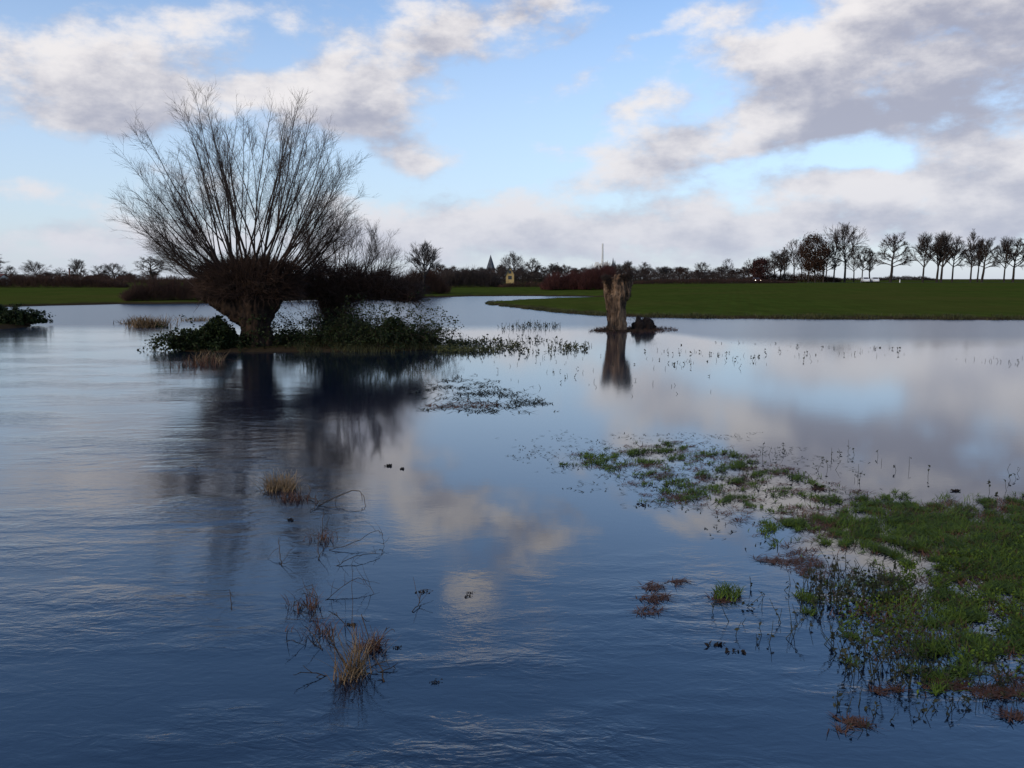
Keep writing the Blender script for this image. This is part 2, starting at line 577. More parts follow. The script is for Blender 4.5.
# ------------------------------------------------------------------ plant materials
m_bark = simple_mat('willow_bark', (0.011, 0.006, 0.004), (0.042, 0.024, 0.014), 3.0, 0.95, 0.9)
m_branch = simple_mat('willow_branch', (0.026, 0.016, 0.012), (0.055, 0.034, 0.024), 2.0, 0.8)
m_shoot = simple_mat('willow_shoot', (0.040, 0.022, 0.015), (0.075, 0.040, 0.026), 2.0, 0.8)
m_twig_far = simple_mat('bare_twig', (0.034, 0.024, 0.020), (0.064, 0.045, 0.037), 0.4, 0.9)
m_twig_grey = simple_mat('grey_twig', (0.035, 0.030, 0.030), (0.065, 0.055, 0.052), 0.4, 0.9)
m_twig_brown = simple_mat('brown_twig', (0.040, 0.020, 0.014), (0.070, 0.036, 0.024), 0.4, 0.9)
m_twig_red = simple_mat('red_twig', (0.060, 0.020, 0.017), (0.095, 0.034, 0.027), 0.3, 0.9)
m_trunk_far = simple_mat('far_trunk', (0.020, 0.015, 0.012), (0.050, 0.038, 0.030), 1.0, 0.95)
m_dead = simple_mat('withered_leaf', (0.030, 0.015, 0.009), (0.062, 0.030, 0.017), 0.8, 0.9, island=True)
m_bramble = simple_mat('bramble_leaf', (0.008, 0.013, 0.004), (0.028, 0.040, 0.010), 3.0, 0.65, island=True, spec=0.15)
m_grass = simple_mat('wet_grass', (0.019, 0.034, 0.004), (0.095, 0.140, 0.014), 2.5, 0.7, island=True, spec=0.15)
m_straw = simple_mat('straw', (0.12, 0.072, 0.036), (0.29, 0.19, 0.095), 3.0, 0.8, island=True)
m_litter = simple_mat('litter', (0.055, 0.022, 0.012), (0.135, 0.060, 0.032), 3.0, 0.8, island=True)
m_stem = simple_mat('weed_stem', (0.014, 0.018, 0.010), (0.040, 0.040, 0.020), 3.0, 0.8)
m_deadstick = simple_mat('dead_stick', (0.030, 0.020, 0.013), (0.075, 0.048, 0.030), 5.0, 0.8)


# ------------------------------------------------------------------ solid wood: fused, furrowed
def fused_wood(name, blobs, voxel=0.05, furrow=0.05, seed=0, mat=None, parent=None, freq=5.0):
    """blobs: list of polylines [(x,y,z,r)...]; fused by a voxel remesh, then furrowed along the grain"""
    vs, fs = [], []
    for line in blobs:
        n = len(line)
        sides = 14
        off = len(vs)
        for k, (x, y, z, r) in enumerate(line):
            a = np.array(line[max(k - 1, 0)][:3])
            b = np.array(line[min(k + 1, n - 1)][:3])
            d = nrm(b - a)
            ref = np.array([0, 1.0, 0]) if abs(d[1]) < 0.9 else np.array([1.0, 0, 0])
            u = nrm(np.cross(d, ref))
            v = np.cross(d, u)
            for s in range(sides):
                t = 2 * math.pi * s / sides
                vs.append(np.array([x, y, z]) + (u * math.cos(t) + v * math.sin(t)) * r)
        for k in range(n - 1):
            for s in range(sides):
                t = (s + 1) % sides
                fs.append((off + k * sides + s, off + k * sides + t, off + (k + 1) * sides + t, off + (k + 1) * sides + s))
        fs.append(tuple(off + s for s in range(sides))[::-1])
        fs.append(tuple(off + (n - 1) * sides + s for s in range(sides)))
    me = new_mesh(name, vs, fs)
    tmp = bpy.data.objects.new(name + '_work', me)
    COL.objects.link(tmp)
    rm = tmp.modifiers.new('fuse', 'REMESH')
    rm.mode = 'VOXEL'
    rm.voxel_size = voxel
    dg = bpy.context.evaluated_depsgraph_get()
    out = bpy.data.meshes.new_from_object(tmp.evaluated_get(dg))
    bpy.data.objects.remove(tmp)
    bpy.data.meshes.remove(me)
    out.name = name
    n = len(out.vertices)
    co = np.empty(n * 3, np.float32)
    no = np.empty(n * 3, np.float32)
    out.vertices.foreach_get('co', co)
    out.vertices.foreach_get('normal', no)
    co = co.reshape(-1, 3)
    no = no.reshape(-1, 3)
    for k in range(n):
        x, y, z = co[k]
        p = Vector((x * freq + seed, y * freq, z * freq * 0.22))
        a = mnoise.fractal(p, 1.0, 2.0, 4)
        b = mnoise.fractal(Vector((x * 1.6, y * 1.6 + seed, z * 1.2)), 1.0, 2.0, 3)
        c = abs(mnoise.noise(Vector((x * freq * 1.6, y * freq * 1.6 + seed, z * freq * 0.3))))
        co[k] += no[k] * (furrow * (0.8 * a + 0.9 * b - 1.1 * max(0, 0.16 - c) * 3))
    out.vertices.foreach_set('co', co.ravel())
    out.polygons.foreach_set('use_smooth', np.ones(len(out.polygons), dtype=bool))
    out.update()
    out.materials.clear()
    return link(name, out, mat, parent)


# ------------------------------------------------------------------ the old pollard willow
wb = G(256, 349)
wz = gz(wb.x, wb.y)
willow = thing('pollard_willow', (wb.x, wb.y, wz), 'huge old pollard willow, bare rods fanned out from its swollen head, in the flood', 'tree')
U = mpp(wb.y)                    # metres per photo pixel at the willow
fused_wood('trunk', [
    [(0.02, 0, -0.35, 0.60), (0.02, 0, 0.1, 0.54), (0.02, 0, 0.7, 0.50), (0.04, 0, 1.2, 0.56), (0.06, 0, 1.75, 0.74), (0.08, 0, 2.3, 0.80), (0.1, 0, 2.6, 0.6)],
    [(-0.22, -0.05, 0.75, 0.30), (-0.65, -0.1, 1.25, 0.34), (-1.10, -0.05, 1.65, 0.48), (-1.45, 0, 2.0, 0.55), (-1.6, 0, 2.35, 0.38)],
    [(0.2, 0.05, 0.9, 0.36), (0.45, 0.1, 1.5, 0.42), (0.75, 0.15, 2.1, 0.52), (0.85, 0.1, 2.5, 0.35)],
    [(0.1, -0.35, -0.3, 0.32), (0.12, -0.36, 0.3, 0.22), (0.08, -0.36, 1.0, 0.22), (0.1, -0.45, 1.8, 0.36)],
    [(-0.35, -0.15, -0.3, 0.34), (-0.28, -0.2, 0.4, 0.23), (-0.28, -0.25, 1.2, 0.25)],
    [(0.40, -0.12, -0.3, 0.32), (0.34, -0.16, 0.4, 0.21), (0.34, -0.2, 1.4, 0.26)],
    [(-0.6, -0.45, 1.95, 0.32), (-0.75, -0.6, 2.2, 0.36)], [(0.45, -0.55, 2.0, 0.32), (0.5, -0.7, 2.3, 0.33)],
], voxel=0.045, furrow=0.09, seed=3, mat=m_bark, parent=willow)


def twigs_on(S, pts, dirs, n, t0, t1, lmin, lmax, r, ang=0.5, level=1, up=0.03, kids=4, wob=0.09):
    for _ in range(n):
        t = t0 + (t1 - t0) * rng.random() ** 0.8
        p, d = along(pts, dirs, t)
        dd = nrm(d * math.cos(ang) + rand_perp(d) * math.sin(ang * rng.uniform(0.6, 1.3)))
        L = rng.uniform(lmin, lmax) * (1.15 - 0.45 * t)
        a, b = shoot(S, p, dd, L, r * (1.1 - 0.4 * t), 3, wob, up, 0.4)
        if level > 0:
            twigs_on(S, a, b, kids, 0.15, 1.0, lmin * 0.45, lmax * 0.42, r * 0.6, ang, level - 1, up, kids)


# crown outline seen in the photo: reach (m) of the rods by their lean (deg, minus = left)
lean_k = [-100, -80, -60, -45, -30, -15, 0, 15, 30, 45, 60, 80, 100]
reach_k = [1.6, 2.0, 2.6, 4.0, 5.6, 5.95, 5.85, 5.95, 5.7, 4.5, 3.2, 2.4, 2.0]
NROD = 76
for k in range(NROD):
    lean = math.radians(-80 + 157 * (k + rng.random()) / NROD) * rng.uniform(0.78, 1.0)
    yaw = rng.uniform(-1.25, 1.25)
    reach = np.interp(math.degrees(lean), lean_k, reach_k) * rng.uniform(0.78, 1.02)
    ox = 1.45 * math.sin(lean) + rng.normal() * 0.30 - 0.1
    oy = rng.uniform(-0.7, 0.7)
    oz = 2.15 + 0.65 * math.cos(lean) - 0.12 * abs(ox) + rng.normal() * 0.08
    p = np.array([ox, oy, oz])
    d = np.array([math.sin(lean), math.sin(yaw) * 0.55 * (0.35 + abs(math.cos(lean))), max(math.cos(lean), 0.02) + 0.08])
    d = nrm(d)
    S, S2 = Segs(), Segs()
    r = rng.uniform(0.020, 0.043)
    pts_, dirs_ = shoot(S, p, d, reach, r, 11, rng.uniform(0.030, 0.055), 0.020 + 0.03 * abs(math.sin(lean)), 0.16)
    twigs_on(S2, pts_, dirs_, int(rng.integers(34, 44)), 0.22, 1.0, 0.40, 1.15, 0.0054, 0.62, 1, 0.05, 7)
    if rng.random() < 0.45:        # forked rod
        t = rng.uniform(0.12, 0.4)
        q, qd = along(pts_, dirs_, t)
        a, b = shoot(S, q, nrm(qd + rand_perp(qd) * 0.35), reach * (1 - t) * 0.9, r * 0.62, 8, 0.05, 0.04, 0.2)
        twigs_on(S2, a, b, 20, 0.2, 1.0, 0.4, 1.1, 0.0052, 0.6, 1, 0.045, 5)
    br = link('branch', S.mesh('branch', 4), m_branch, willow)
    link('twigs', S2.mesh('twigs', 3), m_branch, br)

# brushy mass of short shoots all over the swollen head
S = Segs()
for k in range(8500):
    a = rng.uniform(0, 2 * math.pi)
    f = rng.random() ** 0.5
    ox = 1.75 * f * math.cos(a) - 0.15
    oy = 0.95 * f * math.sin(a)
    oz = 1.62 + 1.15 * rng.random() + 0.30 * (1 - f)
    out = nrm(np.array([ox * 0.8, oy * 1.2, (oz - 1.85) * 1.1 + 0.15]))
    d = nrm(out + rng.normal(size=3) * 0.45)
    L = rng.uniform(0.2, 0.62)
    shoot(S, np.array([ox, oy, oz]), d, L, rng.uniform(0.006, 0.011), 2, 0.22, 0.02, 0.4)
link('shoots', S.mesh('shoots', 3), m_shoot, willow)


# ------------------------------------------------------------------ leaf and blade fields
def leaf_mesh(name, pos, size, flat=0.6, aspect=1.5):
    """small folded leaves, two triangles-pairs each, at the given points"""
    n = len(pos)
    nrmv = rng.normal(size=(n, 3)) * (1 - flat) + np.array([0, 0, 1.0]) * flat
    nrmv += rng.normal(size=(n, 3)) * 0.45
    nrmv /= np.linalg.norm(nrmv, axis=1, keepdims=True)
    r = rng.normal(size=(n, 3))
    u = np.cross(nrmv, r)
    u /= np.linalg.norm(u, axis=1, keepdims=True) + 1e-9
    v = np.cross(nrmv, u)
    s = (np.asarray(size) * rng.uniform(0.6, 1.3, n))[:, None]
    A = pos - u * s * aspect * 0.5
    B = pos + u * s * aspect * 0.5 - nrmv * s * 0.15
    Cc = pos + v * s * 0.45 + nrmv * s * 0.18
    Dd = pos - v * s * 0.45 + nrmv * s * 0.18
    verts = np.stack([A, Dd, B, Cc], 1).reshape(-1, 3)
    b = (np.arange(n) * 4)[:, None]
    faces = np.concatenate([np.concatenate([b, b + 1, b + 2], 1), np.concatenate([b, b + 2, b + 3], 1)], 0)
    return new_mesh(name, verts, faces)


def blade_mesh(name, pos, length, width, a0=0.2, a1=1.3, head=None, nseg=3, spread=0.5, jit=1.0):
    """bent grass blades; a0/a1 lean from the vertical at root and tip"""
    n = len(pos)
    length = np.broadcast_to(length, (n,)) * rng.uniform(0.55, 1.25, n)
    width = np.broadcast_to(width, (n,)) * rng.uniform(0.7, 1.3, n)
    h = rng.uniform(0, 2 * math.pi, n) if head is None else head + rng.normal(size=n) * spread
    hv = np.stack([np.cos(h), np.sin(h), np.zeros(n)], 1)
    pv = np.stack([-np.sin(h), np.cos(h), np.zeros(n)], 1)
    s0 = a0 * (1 + jit * rng.uniform(-0.7, 0.5, n))
    s1 = a1 * (1 + jit * rng.uniform(-0.4, 0.25, n))
    p = np.array(pos, dtype=float)
    rows = []
    for k in range(nseg + 1):
        t = k / nseg
        w = (width * (1 - t) ** 0.7 * 0.5 + 0.0004)[:, None]
        rows.append(p - pv * w)
        rows.append(p + pv * w)
        ang = s0 + (s1 - s0) * (t + 0.5 / nseg)
        p = p + (hv * np.sin(ang)[:, None] + np.array([0, 0, 1.0]) * np.cos(ang)[:, None]) * (length / nseg)[:, None]
        p[:, 2] = np.maximum(p[:, 2], 0.004)
    verts = np.stack(rows, 1).reshape(-1, 3)
    m = 2 * (nseg + 1)
    b = (np.arange(n) * m)[:, None]
    faces = np.concatenate([np.concatenate([b + 2 * k, b + 2 * k + 1, b + 2 * k + 3, b + 2 * k + 2], 1) for k in range(nseg)], 0)
    return new_mesh(name, verts, faces)


def arching_stems(S, cx, cy, cz, rx, ry, n, Lmin, Lmax, r, up=0.9):
    ends = []
    for _ in range(n):
        a = rng.uniform(0, 2 * math.pi)
        f = rng.random() ** 0.5 * 0.66
        p = np.array([cx + rx * f * math.cos(a), cy + ry * f * math.sin(a), cz])
        d = nrm(np.array([math.cos(a) * 0.7 + rng.normal() * 0.4, math.sin(a) * 0.7 + rng.normal() * 0.4, up]))
        L = rng.uniform(Lmin, Lmax)
        nseg = 8
        for k in range(nseg):
            q = p + d * L / nseg
            S.add(p, q, r * (1 - 0.08 * k), r * (1 - 0.08 * (k + 1)))
            p = q
            ends.append(p.copy())
            d = nrm(d + np.array([0, 0, -0.2 * (1 + 0.12 * k)]) + rng.normal(size=3) * 0.1)
            if p[2] < 0.02:
                break
    return np.array(ends)


def bramble(name, center, rx, ry, hgt, n_stem, n_leaf, label, leaf=0.075, loose=0.5, mat_leaf=None, cat='bush'):
    root = thing(name, center, label, cat)
    S = Segs()
    ends = arching_stems(S, 0, 0, 0.0, rx, ry, n_stem, hgt * 0.9, hgt * 1.5, 0.007)
    link('stems', S.mesh('stems', 3), m_deadstick, root)
    pick = ends[rng.integers(0, len(ends), int(n_leaf * loose))] + rng.normal(size=(int(n_leaf * loose), 3)) * 0.06
    m = n_leaf - len(pick)
    a = rng.uniform(0, 2 * math.pi, m)
    f = rng.random(m) ** 0.45
    bump = 0.75 + 0.25 * np.sin(a * 5 + 1.3) * np.cos(f * 6)
    x, y = rx * f * np.cos(a) * bump, ry * f * np.sin(a) * bump
    top = hgt * np.sqrt(np.clip(1 - f ** 3, 0, 1)) * (0.66 if loose > 0.4 else 1.0) * (0.72 + 0.16 * np.sin(x * 2.6 + 0.7) + 0.12 * np.sin(x * 5.3))
    z = np.clip(top, 0.05, None) * rng.random(m) ** 0.55
    pos = np.concatenate([pick, np.stack([x, y, z], 1)])
    pos = pos[pos[:, 2] > -0.02]
    link('leaves', leaf_mesh('leaves', pos, np.full(len(pos), leaf), 0.45), mat_leaf or m_bramble, root)
    return root


c = G(205, 351)
bramble('bramble_bush', (c.x + 0.05, c.y + 0.4, 0.03), 1.65, 0.8, 1.20, 90, 12000, 'low dark green bramble mound at the left foot of the big pollard', loose=0.3)
c = G(318, 348)
bramble('bramble_bush', (c.x, c.y + 0.5, 0.05), 2.0, 0.8, 1.6, 190, 10500, 'thin see-through brambles just right of the big pollard trunk', loose=0.85, leaf=0.055)
c = G(384, 348)
bramble('bramble_bush', (c.x, c.y + 0.4, 0.05), 2.05, 0.85, 1.70, 260, 23000, 'tall dark bramble bush at the right end of the willow island', loose=0.5, leaf=0.058)
c = G(5, 328)
bramble('bramble_bush', (c.x - 1.9, c.y + 1.6, 0.15), 3.3, 1.5, 1.15, 120, 20000, 'dark green bramble bank at the left edge of the river', loose=0.35, leaf=0.10)

# the coppiced shrub that leans right behind the brambles
c = G(352, 344)
shrub = thing('coppiced_willow', (c.x - 0.45, c.y + 0.9, 0.1), 'lower bushy willow leaning right, between the big pollard and the bramble bush', 'tree')
fused_wood('trunk', [[(-0.15, 0, -0.3, 0.42), (-0.2, 0, 0.4, 0.36), (-0.45, 0, 1.0, 0.38), (-0.6, 0, 1.6, 0.42), (-0.5, 0, 2.0, 0.3)]], voxel=0.06, furrow=0.06, seed=9, mat=m_bark, parent=shrub)
for k in range(36):
    S = Segs()
    x0 = rng.uniform(-1.6, 2.3)
    lean = x0 * 0.22 + rng.normal() * 0.30 + 0.12
    p = np.array([x0 * 0.75, rng.uniform(-0.6, 0.6), 2.1 + rng.random() * 0.4])
    d = nrm(np.array([math.sin(lean), rng.normal() * 0.25, math.cos(lean)]))
    L = rng.uniform(1.4, 2.5) * (1.0 if x0 < 1.6 else 0.8)
    S2 = Segs()
    a, b = shoot(S, p, d, L, rng.uniform(0.011, 0.022), 7, 0.08, 0.04, 0.2)
    twigs_on(S2, a, b, 18, 0.15, 1.0, 0.35, 0.9, 0.0056, 0.6, 1, 0.04, 6)
    br = link('branch', S.mesh('branch', 3), m_branch, shrub)
    link('twigs', S2.mesh('twigs', 3), m_branch, br)
S = Segs()
for k in range(9500):
    x = rng.uniform(-1.9, 2.9)
    top = np.interp(x, [-1.9, -1.0, 0.5, 1.8, 2.9], [2.5, 2.85, 2.75, 2.45, 1.95]) + 0.18 * math.sin(x * 5)
    low = np.interp(x, [-1.9, -0.6, 0.2, 1.0, 2.9], [1.75, 1.55, 1.45, 1.6, 1.5])
    p = np.array([x, rng.normal() * 0.5, low + (top - low) * rng.random() ** 0.9])
    d = nrm(np.array([0.25 + 0.1 * x, p[1] * 0.6, 0.30]) + rng.normal(size=3) * 0.6)
    shoot(S, p, d, rng.uniform(0.25, 0.75), rng.uniform(0.006, 0.011), 2, 0.28, 0.0, 0.4)
for k in range(1700):
    p = np.array([rng.normal() * 0.45 - 0.3, rng.normal() * 0.3, rng.uniform(0.05, 1.4)])
    d = nrm(np.array([rng.normal() * 0.5, rng.normal() * 0.4, 0.8]))
    shoot(S, p, d, rng.uniform(0.4, 0.9), 0.008, 2, 0.25, 0.0, 0.4)
link('shoots', S.mesh('shoots', 3), m_shoot, shrub)

# ------------------------------------------------------------------ dead pollard and the lying stump
m_deadwood, nb, bsdf = material('dead_wood')
tc = nb.new('ShaderNodeTexCoord')
gr = nb.noise(nb.mapping(tc.outputs['Object'], scale=(1, 1, 0.12)), 9.0, 6, 0.65, 0.5)
gb = nb.noise(nb.mapping(tc.outputs['Object'], scale=(1, 1, 0.4)), 2.6, 4, 0.6)
base = nb.mix(nb.smooth(gr, 0.32, 0.68), (0.055, 0.030, 0.017), (0.24, 0.140, 0.078))
base = nb.mix(nb.smooth(gb, 0.5, 0.66, 0, 0.75), base, (0.36, 0.22, 0.125))
base = nb.mix(nb.smooth(gb, 0.49, 0.36, 0, 0.95), base, (0.022, 0.016, 0.011))
nb.put(bsdf.inputs['Base Color'], base)
bp = nb.new('ShaderNodeBump')
bp.inputs['Strength'].default_value = 1.0
bp.inputs['Distance'].default_value = 0.06
nb.l.new(gr, bp.inputs['Height'])
nb.l.new(bp.outputs['Normal'], bsdf.inputs['Normal'])
c = G(616, 330.5)
dead = thing('dead_pollard', (c.x, c.y, 0.0), 'dead pollard stump standing alone in the flood, pale split wood and a dark mossy top', 'tree stump')
fused_wood('trunk', [
    [(0.0, 0, -0.4, 0.62), (0.0, 0, 0.0, 0.60), (0.0, 0, 0.5, 0.53), (0.02, 0, 1.1, 0.52), (0.05, 0, 1.7, 0.55), (0.05, 0, 2.2, 0.52), (0.1, 0, 2.6, 0.40)],
    [(-0.20, 0, 0.9, 0.30), (-0.38, 0, 1.6, 0.28), (-0.52, 0, 2.1, 0.27), (-0.58, 0, 2.5, 0.18)],
    [(0.25, 0, 1.2, 0.30), (0.44, 0, 1.8, 0.30), (0.60, 0.0, 2.35, 0.34), (0.58, 0, 2.8, 0.26)],
    [(0.15, -0.3, -0.3, 0.3), (0.12, -0.34, 0.8, 0.2), (0.1, -0.38, 1.7, 0.22)],
    [(-0.25, -0.3, -0.3, 0.3), (-0.2, -0.32, 0.7, 0.2), (-0.3, -0.3, 1.8, 0.22)],
    [(0.15, 0, 2.3, 0.40), (0.22, 0, 2.75, 0.30)], [(-0.1, 0.1, 2.3, 0.34), (-0.15, 0.1, 2.62, 0.26)],
], voxel=0.035, furrow=0.105, seed=21, mat=m_deadwood, parent=dead, freq=5.5)
S = Segs()
for k in range(6000):
    a = rng.uniform(0, 2 * math.pi)
    z = rng.uniform(1.7, 3.0)
    rr = 0.70 + 0.12 * math.sin(z * 4 + 3 * math.cos(a))
    side = (abs(math.cos(a)) > 0.62 and z < 2.75) or (z > 2.5 and math.cos(a) > 0.0 and rng.random() < 0.5)
    if not side:
        continue
    p = np.array([0.06 + rr * math.cos(a) * rng.uniform(0.6, 1.0), rr * 0.8 * math.sin(a) * rng.uniform(0.5, 1), z])
    d = nrm(np.array([math.cos(a), math.sin(a), 0.1]) + rng.normal(size=3) * 0.6)
    shoot(S, p, d, rng.uniform(0.10, 0.30), 0.011, 2, 0.3, -0.05, 0.4)
link('shoots', S.mesh('shoots', 3), m_branch, dead)
dead.scale = (0.86, 0.86, 0.97)

c = G(643, 330.2)
m_darkwood = simple_mat('rotten_wood', (0.010, 0.007, 0.006), (0.030, 0.018, 0.013), 4.0, 0.9, 1.0)
stump = thing('tree_stump', (c.x, c.y + 0.1, 0.0), 'low dark rotten stump beside the standing dead pollard', 'tree stump')
fused_wood('trunk', [[(-0.25, 0, -0.3, 0.55), (-0.25, 0, 0.25, 0.52), (-0.1, 0, 0.55, 0.34)],
                     [(0.25, 0, -0.3, 0.45), (0.28, 0.05, 0.35, 0.48), (0.25, 0, 0.62, 0.24)],
                     [(0.5, 0, 0.0, 0.3), (0.68, 0, 0.32, 0.22)], [(-0.45, 0, 0.1, 0.3), (-0.75, 0, 0.05, 0.2)]], voxel=0.04, furrow=0.13, seed=33, mat=m_darkwood, parent=stump, freq=4.5)
S = Segs()
for k in range(240):
    p = np.array([rng.normal() * 0.4, rng.normal() * 0.25, rng.uniform(0.2, 0.7)])
    shoot(S, p, nrm(rng.normal(size=3) + np.array([0, 0, 0.3])), rng.uniform(0.15, 0.4), 0.008, 2, 0.3, 0, 0.4)
link('shoots', S.mesh('shoots', 3), m_branch, stump)
stump.scale = (0.73, 0.8, 0.90)


# ------------------------------------------------------------------ bare trees of the distance: kinds, then copies
def crown_rec(S, p, d, L, r, lvl, maxlvl, spread, up, nkid, rmin):
    nseg = 3 if lvl < 2 else 2
    pts, dirs = shoot(S, p, d, L, r, nseg, 0.10, up, 0.62)
    if lvl >= maxlvl:
        return
    for k in range(nkid[lvl]):
        t = rng.uniform(0.3, 1.0) if k > 0 else 1.0
        q, qd = along(pts, dirs, t)
        ang = spread * rng.uniform(0.55, 1.25)
        nd = nrm(qd * math.cos(ang) + rand_perp(qd) * math.sin(ang))
        crown_rec(S, q, nd, L * rng.uniform(0.48, 0.68), max(r * 0.52, rmin), lvl + 1, maxlvl, spread, up, nkid, rmin)


def tree_kind(style):
    """meshes of one kind of bare tree, ten metres tall"""
    T, C = Segs(), Segs()
    clear, lead_l, nlimb, l_lo, l_hi, t_lo, t_hi, spread, upb, nk = {
        'round': (3.1, 4.6, 15, 2.5, 1.5, 1.15, 0.35, 0.60, 0.02, [6, 5, 6]),
        'fan': (2.8, 4.0, 15, 3.2, 2.0, 0.85, 0.22, 0.45, 0.035, [6, 5, 6]),
        'broad': (2.5, 3.6, 15, 3.3, 1.9, 1.20, 0.40, 0.62, 0.02, [6, 5, 6]),
        'slim': (2.4, 5.2, 16, 1.8, 1.1, 0.85, 0.30, 0.50, 0.04, [5, 5, 5]),
        'light': (2.4, 4.4, 12, 2.4, 1.4, 0.95, 0.35, 0.55, 0.03, [5, 4, 5])}[style]
    p = np.array([0, 0, -0.4])
    pts, dirs = shoot(T, p, np.array([0, 0, 1.0]), clear + 0.4, 0.24, 4, 0.03, 0.05, 0.75)
    lead, ld = shoot(T, pts[-1], dirs[-1], lead_l, 0.17, 6, 0.08, 0.06, 0.2)
    a0 = rng.uniform(0, 6.28)
    for k in range(nlimb):
        t = (k + rng.uniform(-0.4, 0.4)) / nlimb
        t = min(max(t, 0.0), 0.98)
        q, qd = along(lead, ld, t)
        a = a0 + 2.4 * k + rng.normal() * 0.25
        tilt = t_lo + (t_hi - t_lo) * t + rng.normal() * 0.08
        nd = nrm(np.array([math.cos(a) * math.sin(tilt), math.sin(a) * math.sin(tilt), math.cos(tilt)]))
        crown_rec(C, q, nd, (l_lo + (l_hi - l_lo) * t) * rng.uniform(0.85, 1.08), 0.10 * (1.1 - 0.5 * t), 0, 3, spread, upb, nk, 0.0145)
    zmax = max(q[2] for q in C.p1)
    s = 10.0 / zmax
    for Q in (T, C):
        Q.p0 = [v * s for v in Q.p0]
        Q.p1 = [v * s for v in Q.p1]
    xs = np.percentile(np.abs(np.array(C.p1)[:, 0]), 97)
    return T.mesh('trunk', 6), C.mesh('crown', 3), xs


def recolor(me, mat):
    m = me.copy()
    m.materials.clear()
    m.materials.append(mat)
    return m


KINDS = {}
for st in ('round', 'fan', 'broad', 'slim', 'light'):
    for v in range(2):
        T, C, xs = tree_kind(st)
        T.materials.append(m_trunk_far)
        C.materials.append(m_twig_far)
        KINDS[st, v] = [T, C, xs, {}]


def plant_tree(style, var, px, top_py, Y, half_w_px, label, group=None, name='bare_tree', mat=None, rz=None, ground=None):
    T, C, xs, alt = KINDS[style, var]
    x = X_at(px, Y)
    z = gz(x, Y) if ground is None else ground
    # height: from its foot to the surveyed top
    dtop = ray(px, top_py)
    ztop = EYE + dtop[2] / dtop[1] * Y
    hgt = ztop - z
    sc = hgt / 10.0
    wsc = half_w_px * mpp(Y) / xs
    root = thing(name, (x, Y, z), label, 'tree', group, rz if rz is not None else rng.uniform(-0.5, 0.5), (wsc, wsc, sc))
    cm = C
    if mat is not None:
        if mat.name not in alt:
            alt[mat.name] = recolor(C, mat)
        cm = alt[mat.name]
    link('trunk', T, None, root)
    link('crown', cm, None, root)
    return root


ROW = 'bare trees in the row along the field road'
row = [
    ('light', 0, 746, 258, 268, 7, 'thin small bare tree at the left end of the row beyond the right field', m_twig_far),
    ('round', 1, 771, 249, 276, 10, 'medium bare tree second to the right of the round red-brown bush', m_twig_far),
    ('slim', 0, 781, 246, 270, 8, 'slim bare tree second left of the brown-leaved tree', m_twig_far),
    ('light', 1, 790, 238, 278, 9, 'thin bare tree close left of the brown-leaved tree', m_twig_far),
    ('round', 0, 764, 257, 282, 8, 'small bare tree touching the right side of the round red-brown bush', m_twig_brown),
    ('fan', 1, 776, 250, 280, 9, 'bare tree between a medium and a slim one left of the brown-leaved tree', m_twig_far),
    ('broad', 1, 798, 240, 275, 10, 'bare tree pushing into the left side of the brown-leaved tree', m_twig_brown),
    ('round', 1, 821, 244, 276, 9, 'bare tree pushing into the right side of the brown-leaved tree', m_twig_far),
    ('slim', 1, 829, 232, 268, 8, 'slender bare tree between the brown-leaved tree and the tallest tree', m_twig_far),
    ('broad', 0, 840, 220, 272, 20, 'tallest bare tree of the row on the right horizon, wide open crown', m_twig_far),
    ('light', 0, 849, 246, 282, 9, 'small bare tree under the right side of the tallest crown', m_twig_far),
    ('round', 0, 857, 246, 270, 9, 'dense small bare tree third to the left of the lone round-crowned tree', m_twig_far),
    ('slim', 0, 865, 247, 276, 9, 'small bare tree next left of the lone round-crowned tree', m_twig_far),
    ('round', 1, 885, 231, 266, 17, 'lone round-crowned bare tree standing in a gap of the row', m_twig_far),
    ('fan', 0, 917, 231, 262, 14, 'bare tree with one straight stem, left of the fork-trunked pair', m_twig_far),
    ('fan', 1, 931, 232, 264, 13, 'bare tree leaning left, left half of the fork-trunked pair', m_twig_far),
    ('fan', 0, 935, 230, 261, 17, 'wide bare tree leaning right, right half of the fork-trunked pair', m_twig_far),
    ('round', 0, 946, 234, 268, 12, 'bare tree with a thin straight trunk right of the fork-trunked pair', m_twig_far),
    ('slim', 1, 964, 228, 262, 8, 'tall narrow bare tree with a raised tip, left in the close group of three', m_twig_far),
    ('fan', 1, 971, 235, 266, 9, 'reddish bare tree in the middle of the close group of three', m_twig_brown),
    ('round', 1, 975, 236, 262, 15, 'spreading bare tree on the right of the close group of three', m_twig_far),
    ('fan', 0, 997, 235, 262, 12, 'left one of the two bare trees near the right edge of the photo', m_twig_far),
    ('round', 0, 1006, 236, 264, 15, 'right one of the two bare trees near the right edge of the photo', m_twig_far),
    ('fan', 1, 1029, 236, 262, 13, 'bare tree cut off by the right edge of the photo', m_twig_far),
]
for st, v, px, top, Y, hw, lab, mt in row:
    plant_tree(st, v, px, top, Y, hw, lab, ROW, mat=mt)


